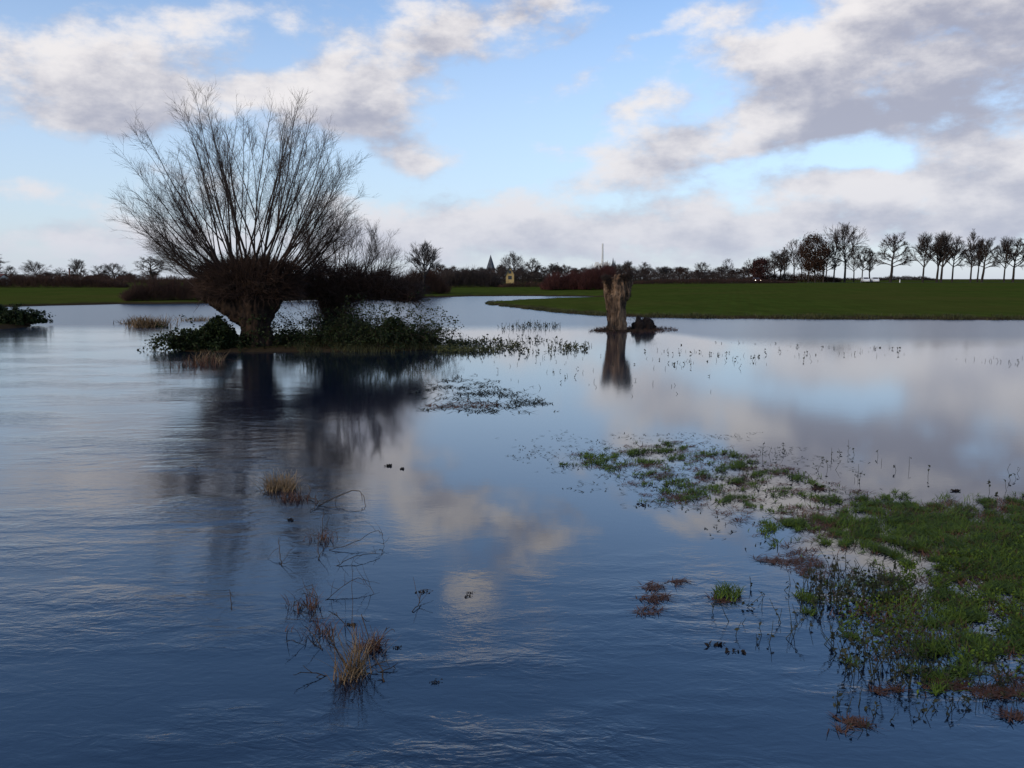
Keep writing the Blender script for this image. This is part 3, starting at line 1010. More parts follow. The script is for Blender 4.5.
def leafy(root_label, px, top_py, Y, hw_px, z0_frac, n, mat, name, cat, trunks, group=None, leaf=0.30):
    x = X_at(px, Y)
    z = gz(x, Y)
    d = ray(px, top_py)
    hgt = EYE + d[2] / d[1] * Y - z
    rw = hw_px * mpp(Y)
    root = thing(name, (x, Y, z), root_label, cat, group)
    S = Segs()
    for tx in trunks:
        pts, dirs = shoot(S, np.array([tx, 0, -0.4]), np.array([0, 0, 1.0]), hgt * 0.75, 0.28 if len(trunks) > 1 else 0.2, 6, 0.04, 0.05, 0.4)
        for _ in range(24):
            q, qd = along(pts, dirs, rng.uniform(0.35, 1))
            shoot(S, q, nrm(qd * 0.6 + rand_perp(qd)), rw * 0.8, 0.06, 4, 0.12, 0.04, 0.3)
    link('trunk', S.mesh('trunk', 5), m_trunk_far, root)
    # clumps of leaves
    nc = 150
    a = rng.uniform(0, 2 * math.pi, nc)
    f = rng.random(nc) ** 0.5
    cz = rng.uniform(z0_frac, 0.95, nc) * hgt
    prof = np.sin(np.clip((cz / hgt - z0_frac + 0.08) / (1.08 - z0_frac), 0, 1) * math.pi) ** 0.6
    cx, cy = rw * f * np.cos(a) * prof, rw * f * np.sin(a) * prof
    k = rng.integers(0, nc, n)
    pos = np.stack([cx[k], cy[k], cz[k]], 1) + rng.normal(size=(n, 3)) * rw * 0.14
    link('crown', leaf_mesh('crown', pos, np.full(n, leaf), 0.2, 1.2), mat, root)
    return root


m_leaf_red = simple_mat('redbrown_leaf', (0.028, 0.010, 0.009), (0.060, 0.022, 0.018), 0.8, 0.9, island=True)
leafy('tree keeping its withered brown leaves, darkest and densest of the field row', 809, 234, 264, 15, 0.22, 9000, m_dead, 'brown_leaved_tree', 'tree', [-1.3, 0.6, 3.0], ROW)
leafy('round red-brown bush at the left end of the field row', 756, 259, 264, 10, 0.10, 5200, m_leaf_red, 'round_bush', 'bush', [0.0], None)

# left horizon
LEFT = 'bare trees beyond the left field'
for st, v, px, top, Y, hw, lab in [
    ('round', 0, -4, 250, 250, 14, 'bare tree cut off by the left edge of the photo'),
    ('slim', 0, 18, 265, 300, 9, 'small bare tree second from the left edge beyond the left field'),
    ('broad', 1, 43, 259, 280, 12, 'umbrella-crowned bare tree beyond the left field'),
    ('light', 0, 67, 267, 330, 9, 'thin pale bare tree just left of the chimney'),
    ('fan', 0, 84, 258, 280, 10, 'upright bare tree just right of the chimney'),
    ('light', 1, 105, 265, 330, 9, 'thin bare tree between the chimney tree and the twin-crowned one'),
    ('broad', 0, 120, 262, 290, 13, 'wide bare tree beyond the red roofs of the left horizon'),
    ('round', 1, 159, 255, 260, 18, 'bare tree seen just left of the big pollard crown'),
]:
    plant_tree(st, v, px, top, Y, hw, lab, LEFT, mat=m_twig_grey if st == 'light' else m_twig_far)

# middle horizon: named ones, then the wood
MID = 'bare trees on the middle horizon'
for st, v, px, top, Y, hw, lab, mt in [
    ('broad', 1, 515, 250, 330, 13, 'tallest round bare tree right of the church spire', m_twig_far),
    ('round', 0, 531, 257, 340, 9, 'smaller bare tree joined to the right of the tall one by the church', m_twig_far),
    ('round', 1, 552, 262, 360, 8, 'round bare tree halfway between the church and the white mast', m_twig_grey),
    ('fan', 0, 626, 260, 360, 9, 'bare tree rising behind the dead pollard top', m_twig_far),
    ('round', 0, 642, 261, 360, 8, 'bare tree just right behind the dead pollard', m_twig_far),
    ('broad', 0, 700, 261, 340, 9, 'flat-crowned bare tree on the middle horizon left of the field row', m_twig_far),
    ('light', 1, 725, 258, 330, 6, 'airy thin bare tree alone left of the field row', m_twig_grey),
]:
    plant_tree(st, v, px, top, Y, hw, lab, MID, mat=mt)

WOOD = 'bare trees of the dark wood along the middle horizon'
styles = ['round', 'fan', 'broad', 'slim']
for k in range(74):
    px = 425 + k * 4.4 + rng.normal() * 1.5
    Y = rng.uniform(330, 430)
    env = 266.0 + 2.2 * math.sin(px * 0.11) + 1.5 * math.sin(px * 0.31 + 1)
    if px > 655:
        env += 2.0
    plant_tree(styles[k % 4], k % 2, px, env + rng.normal() * 1.0, Y, rng.uniform(6, 9), 'small bare tree merging into the dark wood along the middle horizon', WOOD,
               mat=(m_twig_far, m_twig_brown, m_twig_grey)[k % 3])
for k in range(26):
    px = -6 + k * 6.6 + rng.normal() * 2
    plant_tree(styles[k % 4], k % 2, px, 272.5 + rng.normal() * 1.6, rng.uniform(300, 380), rng.uniform(6, 9), 'small bare tree in the low wood behind the left hedge',
               'bare trees of the low wood behind the left hedge', mat=(m_twig_far, m_twig_brown)[k % 2])
# ------------------------------------------------------------------ hedges and bank shrubs
def twig_mass(Lx, Ly, Hz, n, r, seed=0, lobes=5):
    S = Segs()
    ph = rng.uniform(0, 6.28, 6)
    for _ in range(n):
        x = rng.uniform(-0.5, 0.5) * Lx
        y = rng.uniform(-0.5, 0.5) * Ly
        e = 1 - abs(2 * x / Lx) ** 4
        top = Hz * (0.72 + 0.13 * math.sin(x * lobes / Lx * 6.28 + ph[0]) + 0.10 * math.sin(x * lobes * 2.7 / Lx * 6.28 + ph[1])) * max(0.25, e)
        top *= 1 - 0.3 * (2 * y / Ly) ** 2
        z = top * rng.random() ** 0.8 * 0.85
        p = np.array([x, y, z])
        d = nrm(np.array([rng.normal() * 0.45, rng.normal() * 0.45, 0.9]))
        L = Hz * rng.uniform(0.12, 0.36)
        shoot(S, p, d, L, r, 2, 0.25, 0.02, 0.4)
    return S


def hedge(px0, px1, Y0, Y1, hgt, depth, n, r, mat, label, name='bare_hedge', cat='hedge', group=None, z=None, lobes=5):
    x0, x1 = X_at(px0, Y0), X_at(px1, Y1)
    cx, cy = (x0 + x1) / 2, (Y0 + Y1) / 2
    L = math.hypot(x1 - x0, Y1 - Y0)
    S = twig_mass(L, depth, hgt, n, r, lobes=lobes)
    o = link(name, S.mesh(name, 3), mat, None, (cx, cy, gz(cx, cy) - 0.05 if z is None else z))
    o.rotation_euler = (0, 0, math.atan2(Y1 - Y0, x1 - x0))
    return tag(o, label, cat, group)


hedge(-90, 132, 165, 170, 3.0, 3.0, 14000, 0.022, m_twig_brown, 'long low dark hedge along the far side of the left field', lobes=9)
hedge(128, 222, 92, 96, 2.7, 3.5, 9000, 0.016, m_twig_brown, 'brown thicket of bare shrubs on the bank behind the big pollard, left side')
hedge(215, 330, 100, 104, 2.9, 3.5, 7000, 0.016, m_twig_brown, 'brown bare shrubs on the far bank behind the big pollard trunk')
hedge(322, 402, 112, 116, 3.4, 4.0, 7000, 0.018, m_twig_brown, 'brown bare shrubs on the far bank behind the leaning coppiced willow')
hedge(396, 446, 128, 132, 4.3, 4.0, 6500, 0.020, m_twig_brown, 'brown bank thicket just right of the leaning coppiced willow', lobes=3)
hedge(438, 500, 175, 180, 4.6, 5.0, 6500, 0.026, m_twig_far, 'dark thicket on the far bank left of the sunlit yellow house', lobes=3)
hedge(500, 556, 176, 180, 1.5, 3.0, 3000, 0.024, m_twig_brown, 'very low brown hedge below the sunlit yellow house', lobes=4)
hedge(544, 584, 150, 152, 3.6, 4.5, 7000, 0.022, m_twig_red, 'wine-red thicket on the far bank, lower left half', name='red_thicket', lobes=2)
hedge(576, 616, 150, 152, 5.0, 5.0, 8500, 0.022, m_twig_red, 'tall wine-red thicket just left behind the dead pollard', name='red_thicket', lobes=1)
hedge(624, 790, 215, 240, 1.9, 3.0, 9000, 0.024, m_twig_brown, 'long dark brown hedge along the top of the right field', lobes=9)
hedge(742, 835, 270, 274, 3.6, 3.0, 7500, 0.030, m_twig_brown, 'scrubby undergrowth between the trunks at the left of the field row', lobes=6)
hedge(868, 930, 400, 404, 2.7, 4.0, 3500, 0.05, m_twig_far, 'low dark far hedge between the trunks around the lone round-crowned tree', lobes=4)
hedge(822, 870, 400, 404, 1.7, 4.0, 2200, 0.05, m_twig_far, 'lowest far hedge, behind the white cars', lobes=4)
hedge(930, 1040, 430, 434, 0.9, 4.0, 2500, 0.05, m_twig_far, 'thin line of far hedge between the trunks at the right edge', lobes=6)
c0 = X_at(424, 126)
plant_tree('fan', 1, 424, 238, 126, 15, 'bare upright shrub with thin twigs behind the right end of the bramble bush', mat=m_twig_grey, name='bare_shrub')

S_ = hedge(415, 560, 318, 322, 5.6, 9.0, 12000, 0.040, m_twig_far, None, name='wood_undergrowth', cat=None, lobes=8)
tag(S_, 'dark wood filling the middle horizon left of the dead pollard', kind='stuff')
S_ = hedge(548, 765, 318, 322, 4.4, 9.0, 14000, 0.040, m_twig_far, None, name='wood_undergrowth', cat=None, lobes=11)
tag(S_, 'dark wood filling the middle horizon right of the wine-red thicket', kind='stuff')
S_ = hedge(-60, 250, 270, 275, 3.4, 8.0, 12000, 0.034, m_twig_brown, None, name='wood_undergrowth', cat=None, lobes=13)
tag(S_, 'low dark wood behind the left field hedge', kind='stuff')

# ------------------------------------------------------------------ buildings of the village
m_brick = simple_mat('dark_brick', (0.10, 0.055, 0.045), (0.17, 0.095, 0.075), 1.2, 0.9)
m_slate = simple_mat('slate', (0.045, 0.050, 0.060), (0.085, 0.090, 0.105), 0.8, 0.7)
m_redroof = simple_mat('red_tiles', (0.10, 0.040, 0.032), (0.15, 0.060, 0.046), 0.9, 0.8)
m_cream = simple_mat('cream_render', (0.32, 0.22, 0.09), (0.42, 0.30, 0.13), 0.8, 0.9)
m_white = simple_mat('white_render', (0.66, 0.64, 0.60), (0.80, 0.78, 0.74), 0.8, 0.9)
m_glass = simple_mat('dark_window', (0.02, 0.022, 0.026), (0.04, 0.042, 0.05), 1.0, 0.2, spec=0.5)


def box_vf(x0, x1, y0, y1, z0, z1):
    v = [(x0, y0, z0), (x1, y0, z0), (x1, y1, z0), (x0, y1, z0), (x0, y0, z1), (x1, y0, z1), (x1, y1, z1), (x0, y1, z1)]
    f = [(0, 3, 2, 1), (4, 5, 6, 7), (0, 1, 5, 4), (1, 2, 6, 5), (2, 3, 7, 6), (3, 0, 4, 7)]
    return v, f


def boxes(name, lst, mat, parent=None):
    V, Fc = [], []
    for b in lst:
        v, f = box_vf(*b)
        o = len(V)
        V += v
        Fc += [tuple(o + k for k in q) for q in f]
    return link(name, new_mesh(name, V, Fc), mat, parent)


def pyramid(name, w, z0, z1, mat, parent, sides=4, x=0, y=0):
    V = []
    for s in range(sides):
        a = 2 * math.pi * (s + 0.5) / sides
        V.append((x + w * math.cos(a), y + w * math.sin(a), z0))
    V.append((x, y, z1))
    Fc = [(s, (s + 1) % sides, sides) for s in range(sides)] + [tuple(range(sides))[::-1]]
    return link(name, new_mesh(name, V, Fc), mat, parent)


def gable_house(px, Y, wid, dep, eav, ridge, wall_mat, roof_mat, label, name='house', rz=0.0, cat='house', gable_front=False, group=None):
    x = X_at(px, Y)
    root = thing(name, (x, Y, gz(x, Y)), label, cat, group, rz)
    if gable_front:
        w, d = wid / 2, dep / 2
        V = [(-w, -d, 0), (w, -d, 0), (w, d, 0), (-w, d, 0), (-w, -d, eav), (w, -d, eav), (w, d, eav), (-w, d, eav), (0, -d, ridge), (0, d, ridge)]
        Fc = [(0, 1, 5, 8, 4), (2, 3, 7, 9, 6), (1, 2, 6, 5), (3, 0, 4, 7)]
        link('wall', new_mesh('wall', V, Fc), wall_mat, root)
        o = 0.35
        k = (ridge - eav) / w
        R = [(-w - o, -d - o, eav - o * k + 0.1), (0, -d - o, ridge + 0.1), (w + o, -d - o, eav - o * k + 0.1), (-w - o, d + o, eav - o * k + 0.1), (0, d + o, ridge + 0.1), (w + o, d + o, eav - o * k + 0.1)]
        R += [(a, b, c + 0.22) for a, b, c in R]
        RF = [(6, 7, 10, 9), (7, 8, 11, 10), (0, 3, 4, 1), (1, 4, 5, 2), (0, 1, 7, 6), (1, 2, 8, 7), (4, 3, 9, 10), (5, 4, 10, 11), (3, 0, 6, 9), (2, 5, 11, 8)]
        rf = link('roof', new_mesh('roof', R, RF), roof_mat, root)
        boxes('window', [(-0.6, 0.6, -d - 0.03, -d + 0.05, eav * 0.45, eav * 0.85)], m_glass, root)
        boxes('window', [(-0.5, 0.5, -d - 0.03, -d + 0.05, eav + 0.3, eav + 1.4)], m_glass, root)
    else:
        w, d = wid / 2, dep / 2
        V = [(-w, -d, 0), (w, -d, 0), (w, d, 0), (-w, d, 0), (-w, -d, eav), (w, -d, eav), (w, d, eav), (-w, d, eav), (-w, 0, ridge), (w, 0, ridge)]
        Fc = [(0, 1, 5, 4), (2, 3, 7, 6), (1, 2, 6, 9, 5), (3, 0, 4, 8, 7)]
        link('wall', new_mesh('wall', V, Fc), wall_mat, root)
        o = 0.35
        k = (ridge - eav) / d
        R = [(-w - o, -d - o, eav - o * k + 0.1), (-w - o, 0, ridge + 0.1), (-w - o, d + o, eav - o * k + 0.1), (w + o, -d - o, eav - o * k + 0.1), (w + o, 0, ridge + 0.1), (w + o, d + o, eav - o * k + 0.1)]
        R += [(a, b, c + 0.22) for a, b, c in R]
        RF = [(6, 9, 10, 7), (7, 10, 11, 8), (0, 1, 4, 3), (1, 2, 5, 4), (0, 3, 9, 6), (2, 8, 11, 5), (0, 6, 7, 1), (1, 7, 8, 2), (3, 4, 10, 9), (4, 5, 11, 10)]
        rf = link('roof', new_mesh('roof', R, RF), roof_mat, root)
        for k2 in range(3):
            xx = -w + wid * (k2 + 0.5) / 3
            boxes('window', [(xx - 0.6, xx + 0.6, -d - 0.03, -d + 0.05, eav * 0.4, eav * 0.8)], m_glass, root)
        boxes('chimney', [(w * 0.5 - 0.4, w * 0.5 + 0.4, -0.4, 0.4, ridge - 0.3, ridge + 1.0)], m_brick, rf)
    return root


# church: spire tip at (491,256)
Y = 560
x = X_at(491, Y)
s = mpp(Y)
church = thing('church', (x, Y, gz(x, Y)), 'small church with a pointed slate spire on the horizon', 'church')
hz0 = EYE - gz(x, Y)
zt = (HORIZON - 270.5) * s + hz0
ct = boxes('tower', [(-2.6, 2.6, -2.6, 2.6, 0, zt)], m_brick, church)
pyramid('spire', 3.3, zt, (HORIZON - 255) * s + hz0, m_slate, church, 8)
boxes('nave', [(-9, -2.6, -3.5, 3.5, 0, zt * 0.55)], m_brick, church)
boxes('clock_face', [(-0.8, 0.8, -2.7, -2.55, zt - 2.4, zt - 0.8)], m_white, ct)
# the second, distant twin-tipped church tower at (612,257)
Y = 900
x = X_at(612, Y)
s = mpp(Y)
tow = thing('church_tower', (x, Y, gz(x, Y)), 'narrow grey church tower behind the dead pollard, just right of the white mast', 'church')
zt = (HORIZON - 267) * s
boxes('tower', [(-2.6, 2.6, -2.6, 2.6, 0, zt)], m_slate, tow)
pyramid('spire', 2.0, zt, (HORIZON - 256.5) * s, m_slate, tow, 6, -0.6)
pyramid('spire', 1.6, zt, (HORIZON - 259) * s, m_slate, tow, 6, 1.3)
# white block and mast
Y = 900
x = X_at(600, Y)
blk = thing('white_building', (x, Y, gz(x, Y)), 'flat-roofed pale block rising over the trees at the foot of the mast', 'building')
boxes('wall', [(-6.5, 7.5, -4, 4, 0, (HORIZON - 262.5) * s)], m_white, blk)
boxes('roof_block', [(-6, -3, -3, 3, (HORIZON - 262.5) * s, (HORIZON - 261) * s), (2, 6.5, -3, 3, (HORIZON - 262.5) * s, (HORIZON - 261.2) * s)], m_white, blk)
for k in range(4):
    boxes('window', [(-5.4 + 3.1 * k, -3.6 + 3.1 * k, -4.05, -3.9, (HORIZON - 266.5) * s, (HORIZON - 264.5) * s)], m_glass, blk)
x2 = X_at(601, 870)
mast = thing('radio_mast', (x2, 870, gz(x2, 870)), 'tall thin white mast on the horizon left of the dead pollard', 'mast')
S = Segs()
zt = (HORIZON - 243) * mpp(870)
for q in ((-0.7, -0.4), (0.7, -0.4), (0, 0.8)):
    S.add(np.array([q[0], q[1], 0]), np.array([q[0] * 0.4, q[1] * 0.4, zt]), 0.75, 0.5)
for k in range(14):
    z0_, z1_ = zt * k / 14, zt * (k + 1) / 14
    S.add(np.array([-0.7, -0.4, z0_]), np.array([0.7, -0.4, z1_]), 0.1, 0.1)
    S.add(np.array([0.7, -0.4, z0_]), np.array([-0.7, -0.4, z1_]), 0.1, 0.1)
link('lattice', S.mesh('lattice', 5), m_white, mast)
boxes('equipment_box', [(-1.1, 1.1, -1.1, 1.1, zt * 0.52, zt * 0.56)], m_white, mast)

gable_house(510, 300, 2.7, 6, 2.9, 5.3, m_cream, m_slate, 'narrow yellow house gable catching the light under the tall bare tree', gable_front=True)
gable_house(103, 430, 9, 7, 1.7, 2.9, m_brick, m_redroof, 'long low house with a dull red roof behind the left hedge')
gable_house(131, 430, 6, 6, 1.7, 2.9, m_brick, m_redroof, 'short red-roofed house at the right end of the left hedge')
gable_house(0, 240, 6, 6, 1.6, 2.6, m_white, m_redroof, 'pale house at the left edge of the photo behind the hedge')
x = X_at(76, 300)
chim = thing('factory_chimney', (x, 300, gz(x, 300)), 'thin dark chimney pole between two bare trees beyond the left field', 'chimney')
S = Segs()
S.add(np.array([0, 0, 0.0]), np.array([0, 0, (HORIZON - 265.5) * mpp(300) + 0.2]), 0.30, 0.25)
link('shaft', S.mesh('shaft', 12), m_brick, chim)
S = Segs()
zt = (HORIZON - 265.5) * mpp(300) + 0.2
S.add(np.array([0, 0, zt]), np.array([0, 0, zt + 0.35]), 0.34, 0.34)
link('cap', S.mesh('cap', 12), m_slate, chim)

# ------------------------------------------------------------------ road, cars, marker post
m_asphalt = simple_mat('asphalt', (0.04, 0.04, 0.042), (0.06, 0.06, 0.06), 1.0, 0.9)
xs_ = np.linspace(60, 260, 60)
rv, rf = [], []
for k, xx in enumerate(xs_):
    for yy in (254.0, 259.0):
        rv.append((xx, yy, gz(xx, yy) + 0.03))
for k in range(len(xs_) - 1):
    rf.append((2 * k, 2 * k + 2, 2 * k + 3, 2 * k + 1))
tag(link('road', new_mesh('road', rv, rf), m_asphalt), kind='structure')

m_paint_w = simple_mat('white_paint', (0.74, 0.74, 0.74), (0.80, 0.80, 0.80), 1.0, 0.35, spec=0.5)
m_paint_d = simple_mat('dark_paint', (0.05, 0.012, 0.012), (0.07, 0.016, 0.016), 1.0, 0.35, spec=0.5)
m_tyre = simple_mat('tyre', (0.015, 0.015, 0.015), (0.03, 0.03, 0.03), 4.0, 0.9)
m_lamp, nb, bsdf = material('headlight_on')
bsdf.inputs['Emission Color'].default_value = (1.0, 0.82, 0.62, 1)
bsdf.inputs['Emission Strength'].default_value = 14.0
m_lamp_off = simple_mat('headlight_off', (0.55, 0.55, 0.55), (0.7, 0.7, 0.7), 1.0, 0.2)


def car(px, Y, rz, paint, label, lamp):
    x = X_at(px, Y)
    root = thing('car', (x, Y, gz(x, Y) + 0.03), label, 'car', None, rz)
    # side outline, then widened: bonnet, screen, roof, tail
    prof = [(-2.05, 0.32), (-2.1, 0.75), (-1.95, 0.92), (-1.1, 1.0), (-0.55, 1.42), (0.95, 1.46), (1.75, 1.02), (2.05, 0.92), (2.1, 0.4), (1.9, 0.28)]
    n = len(prof)
    V = []
    for sy, tuck in ((-0.86, 1), (0.86, 1)):
        for (a, b) in prof:
            V.append((a, sy * (0.82 if b > 1.2 else 1.0), b))
    Fc = [tuple(range(n)), tuple(range(2 * n - 1, n - 1, -1))]
    for k in range(n):
        k2 = (k + 1) % n
        Fc.append((k, n + k, n + k2, k2))
    link('body', new_mesh('body', V, Fc), paint, root)
    boxes('window', [(-0.45, 0.85, -0.84, 0.84, 1.06, 1.36)], m_glass, root)
    V = [(-1.06, -0.7, 1.03), (-1.06, 0.7, 1.03), (-0.60, 0.62, 1.41), (-0.60, -0.62, 1.41)]
    V += [(a - 0.03, b, c_ + 0.02) for a, b, c_ in V]
    link('windscreen', new_mesh('windscreen', V, [(0, 1, 2, 3), (7, 6, 5, 4), (0, 4, 5, 1), (1, 5, 6, 2), (2, 6, 7, 3), (3, 7, 4, 0)]), m_glass, root)
    for sx in (-1.3, 1.3):
        for sy in (-0.8, 0.8):
            S = Segs()
            S.add(np.array([sx, sy - 0.1, 0.31]), np.array([sx, sy + 0.1, 0.31]), 0.32, 0.32)
            wh = link('wheel', S.mesh('wheel', 14), m_tyre, root)
            S = Segs()
            S.add(np.array([sx, sy - 0.13, 0.31]), np.array([sx, sy + 0.13, 0.31]), 0.19, 0.19)
            link('rim', S.mesh('rim', 12), m_lamp_off, wh)
    for sy in (-0.6, 0.6):
        boxes('headlight', [(-2.13, -2.04, sy - 0.17, sy + 0.17, 0.58, 0.80)], lamp, root)
    return root


car(753, 256.5, math.radians(86), m_paint_d, 'oncoming dark red car with both headlights lit, at the top of the right field', m_lamp)
car(860.5, 256.5, math.radians(78), m_paint_w, 'white car under the tallest tree of the row, nearer the trunk', m_lamp_off)
car(870, 257.5, math.radians(76), m_paint_w, 'white car following the other one right of the tallest tree', m_lamp_off)
x = X_at(894.5, 252)
post = thing('marker_post', (x, 252, gz(x, 252)), 'white roadside marker post at the field edge right of the lone round tree', 'post')
boxes('shaft', [(-0.12, 0.12, -0.08, 0.08, -0.1, 0.95)], m_white, post)
boxes('band', [(-0.125, 0.125, -0.085, 0.085, 0.70, 0.82)], m_glass, post)


# ------------------------------------------------------------------ plants and debris in the water
def in_poly(P, poly):
    return signed_dist(P, poly) > 0


def scatter(poly_px, n, fscale=1.0, thr=0.0, octave=3, seed=0.0, edge=0.0):
    """n points over a patch of water, kept where a clumping noise is high"""
    poly = gpoly(poly_px)
    lo, hi = poly.min(0), poly.max(0)
    out = []
    tries = 0
    while len(out) < n and tries < 60:
        P = rng.uniform(lo, hi, (n, 2))
        s = signed_dist(P, poly)
        P, s = P[s > 0], s[s > 0]
        for (x, y), ss in zip(P, s):
            v = mnoise.fractal(Vector((x * fscale + seed, y * fscale, seed)), 1.0, 2.0, octave)
            if edge:
                v += min(ss / edge, 1.0) * 0.55 - 0.3
            if v + rng.normal() * 0.05 > thr:
                out.append((x, y))
        tries += 1
    return np.array(out[:n])


def z0(P, z=0.003):
    return np.column_stack([P, np.full(len(P), z)])


# --- the mat of drowned grass at the right: ragged, half under water, breaking up towards the upper left
def cover(poly_px, n, thr, seed, big=1.1, small=5.5, edge=0.0, wb=0.8, ws=0.9, stretch=1.0):
    """points where two scales of clumping noise agree; edge > 0 thins the patch out over that many metres"""
    poly = gpoly(poly_px)
    lo, hi = poly.min(0), poly.max(0)
    out = []
    for _ in range(80):
        P_ = rng.uniform(lo, hi, (20000, 2))
        s_ = signed_dist(P_, poly)
        P_, s_ = P_[s_ > 0], s_[s_ > 0]
        for (x, y), ss in zip(P_, s_):
            u, v = x * 0.94 + y * 0.34, (y * 0.94 - x * 0.34) * stretch
            q = wb * mnoise.fractal(Vector((u * big + seed, v * big, seed)), 1.0, 2.0, 3) + ws * mnoise.fractal(Vector((u * small, v * small, seed + 5)), 1.0, 2.0, 3)
            if edge:
                q += min(ss / edge, 1.0) * 0.9 - 0.9
            if q > thr + rng.normal() * 0.06:
                out.append((x, y, min(q - thr, 1.0)))
        if len(out) > n:
            break
    out = np.array(out) if out else np.zeros((0, 3))
    return out[rng.permutation(len(out))[:n]]


def mat_blades(name, Q, length, width, mat, label, a0=1.0, a1=1.65, cat='grass'):
    if len(Q) == 0:
        return None
    z = 0.002 + 0.024 * np.clip(Q[:, 2], 0, 0.8) * rng.random(len(Q))
    hd = np.array([0.9 + 2.6 * mnoise.noise(Vector((x * 1.3, y * 1.3, 7.0))) for x, y, _ in Q])
    P_ = np.column_stack([Q[:, :2], z])
    return tag(link(name, blade_mesh(name, P_, length, width, a0, a1, hd, 3, 1.3, 0.12 if a0 > 1.3 else 0.6), mat), label, cat, kind='stuff')


MAT = [(770, 512), (832, 494), (890, 490), (960, 496), (1024, 492), (1130, 490), (1200, 712), (1024, 702), (960, 698), (875, 694), (835, 660), (800, 628), (792, 596), (838, 566), (826, 548), (785, 532)]
Q = cover(MAT, 50000, -0.12, 2.0, 0.9, 5.5, 1.3, 0.7, 1.35)
mat_blades('drowned_grass', Q, 0.090, 0.0068, m_grass, 'mat of green drowned meadow grass in the right foreground', 1.12, 1.6)
Q = cover(MAT, 6000, 0.0, 14.0, 0.9, 4.0, 1.0)
mat_blades('drowned_grass', Q, 0.13, 0.0055, m_grass, 'longer grass blades combed over the green mat on the right', 0.7, 1.55)
Q = cover(MAT, 8000, -0.10, 31.0, 1.6, 5.0, 0.8)
mat_blades('dead_grass', Q, 0.10, 0.0060, m_litter, 'brown dead blades lying in the green mat on the right', 1.2, 1.6)
Q = cover([(806, 600), (850, 560), (1024, 530), (1130, 550), (1130, 700), (880, 696), (830, 650)], 5500, -0.05, 5.0, 1.2, 6.0, 0.5, 0.8, 1.2)
z = np.abs(rng.normal(size=len(Q))) * 0.035 + 0.006
tag(link('mat_weeds', leaf_mesh('mat_weeds', np.column_stack([Q[:, :2], z]), np.full(len(Q), 0.017), 0.6, 1.6), m_grass),
    'small-leaved weeds standing in the green mat on the right', 'weeds', kind='stuff')
LOOSE = [(528, 458), (590, 446), (660, 438), (740, 444), (800, 466), (860, 486), (900, 498), (850, 520), (850, 566), (790, 566), (740, 540), (690, 512), (640, 506), (600, 478)]
Q = cover(LOOSE, 7500, 0.40, 8.3, 2.4, 7.0, 0.5, 1.0, 0.8, 1.9)
mat_blades('water_tussocks', Q, 0.085, 0.0085, m_grass, 'patches of green grass breaking the surface in mid water', 1.0, 1.6)
Q = cover(LOOSE, 3600, 0.36, 21.7, 2.6, 6.0, 0.3, 1.0, 0.7, 2.0)
mat_blades('plant_litter', Q, 0.11, 0.0070, m_litter, 'rusty brown flood litter floating among the grass patches', 1.35, 1.58, 'debris')
for poly, n_, thr_, sd_ in (
        ([(770, 510), (800, 506), (890, 540), (880, 552), (830, 540), (780, 522)], 2600, 0.0, 3.3),
        ([(745, 556), (800, 552), (840, 570), (830, 588), (790, 572)], 1700, 0.05, 6.1),
        ([(640, 502), (676, 493), (690, 500), (660, 506)], 420, -0.1, 1.0), ([(640, 476), (665, 468), (682, 474), (660, 481)], 420, -0.1, 2.2),
        ([(634, 587), (650, 582), (664, 586), (650, 590)], 130, -0.2, 9.2), ([(664, 583), (676, 579), (692, 582), (678, 586)], 110, -0.2, 2.6), ([(636, 599), (655, 593), (676, 597), (655, 603)], 200, -0.2, 5.2), ([(630, 612), (650, 606), (666, 611), (648, 616)], 120, -0.1, 8.1),
        ([(705, 598), (730, 592), (742, 600), (720, 605)], 200, -0.2, 4.4),
        ([(868, 690), (960, 684), (1060, 684), (1060, 698), (960, 699), (880, 697)], 1900, -0.05, 5.9),
        ([(825, 728), (845, 718), (870, 726), (845, 735)], 150, 0.0, 7.7), ([(1000, 716), (1040, 712), (1040, 722), (1010, 724)], 120, -0.1, 3.0)):
    Q = cover(poly, int(n_ * (0.62 if n_ < 500 else 0.36)), thr_ + 0.05, sd_, 2.4, 8.0, 0.0, 0.8, 0.9, 2.2)
    mat_blades('plant_litter', Q, 0.11, 0.0062, m_litter, {
        770: 'rusty litter band along the upper left edge of the green mat', 745: 'rusty litter band left of the green mat, below the upper one',
        640: 'small rusty litter raft among the mid-water grass patches', 634: 'upper left scrap of rusty litter drifting alone in the blue water left of the mat', 664: 'upper right scrap of rusty litter drifting alone in the blue water left of the mat',
        636: 'middle scrap of rusty litter drifting alone in the blue water left of the mat', 630: 'lowest scrap of rusty litter drifting alone in the blue water left of the mat',
        705: 'little litter raft with a green sprig, left of the mat', 868: 'brown litter line along the near edge of the green mat',
        825: 'brown scrap of litter in the blue water before the mat', 1000: 'brown scrap of litter at the lower right edge'}[poly[0][0]], 1.47, 1.575, 'debris')
Q = cover([(708, 600), (722, 590), (742, 594), (735, 603)], 160, -0.3, 2.0)
mat_blades('water_tussocks', Q, 0.10, 0.007, m_grass, 'green sprig on the little litter raft left of the mat', 0.6, 1.4)

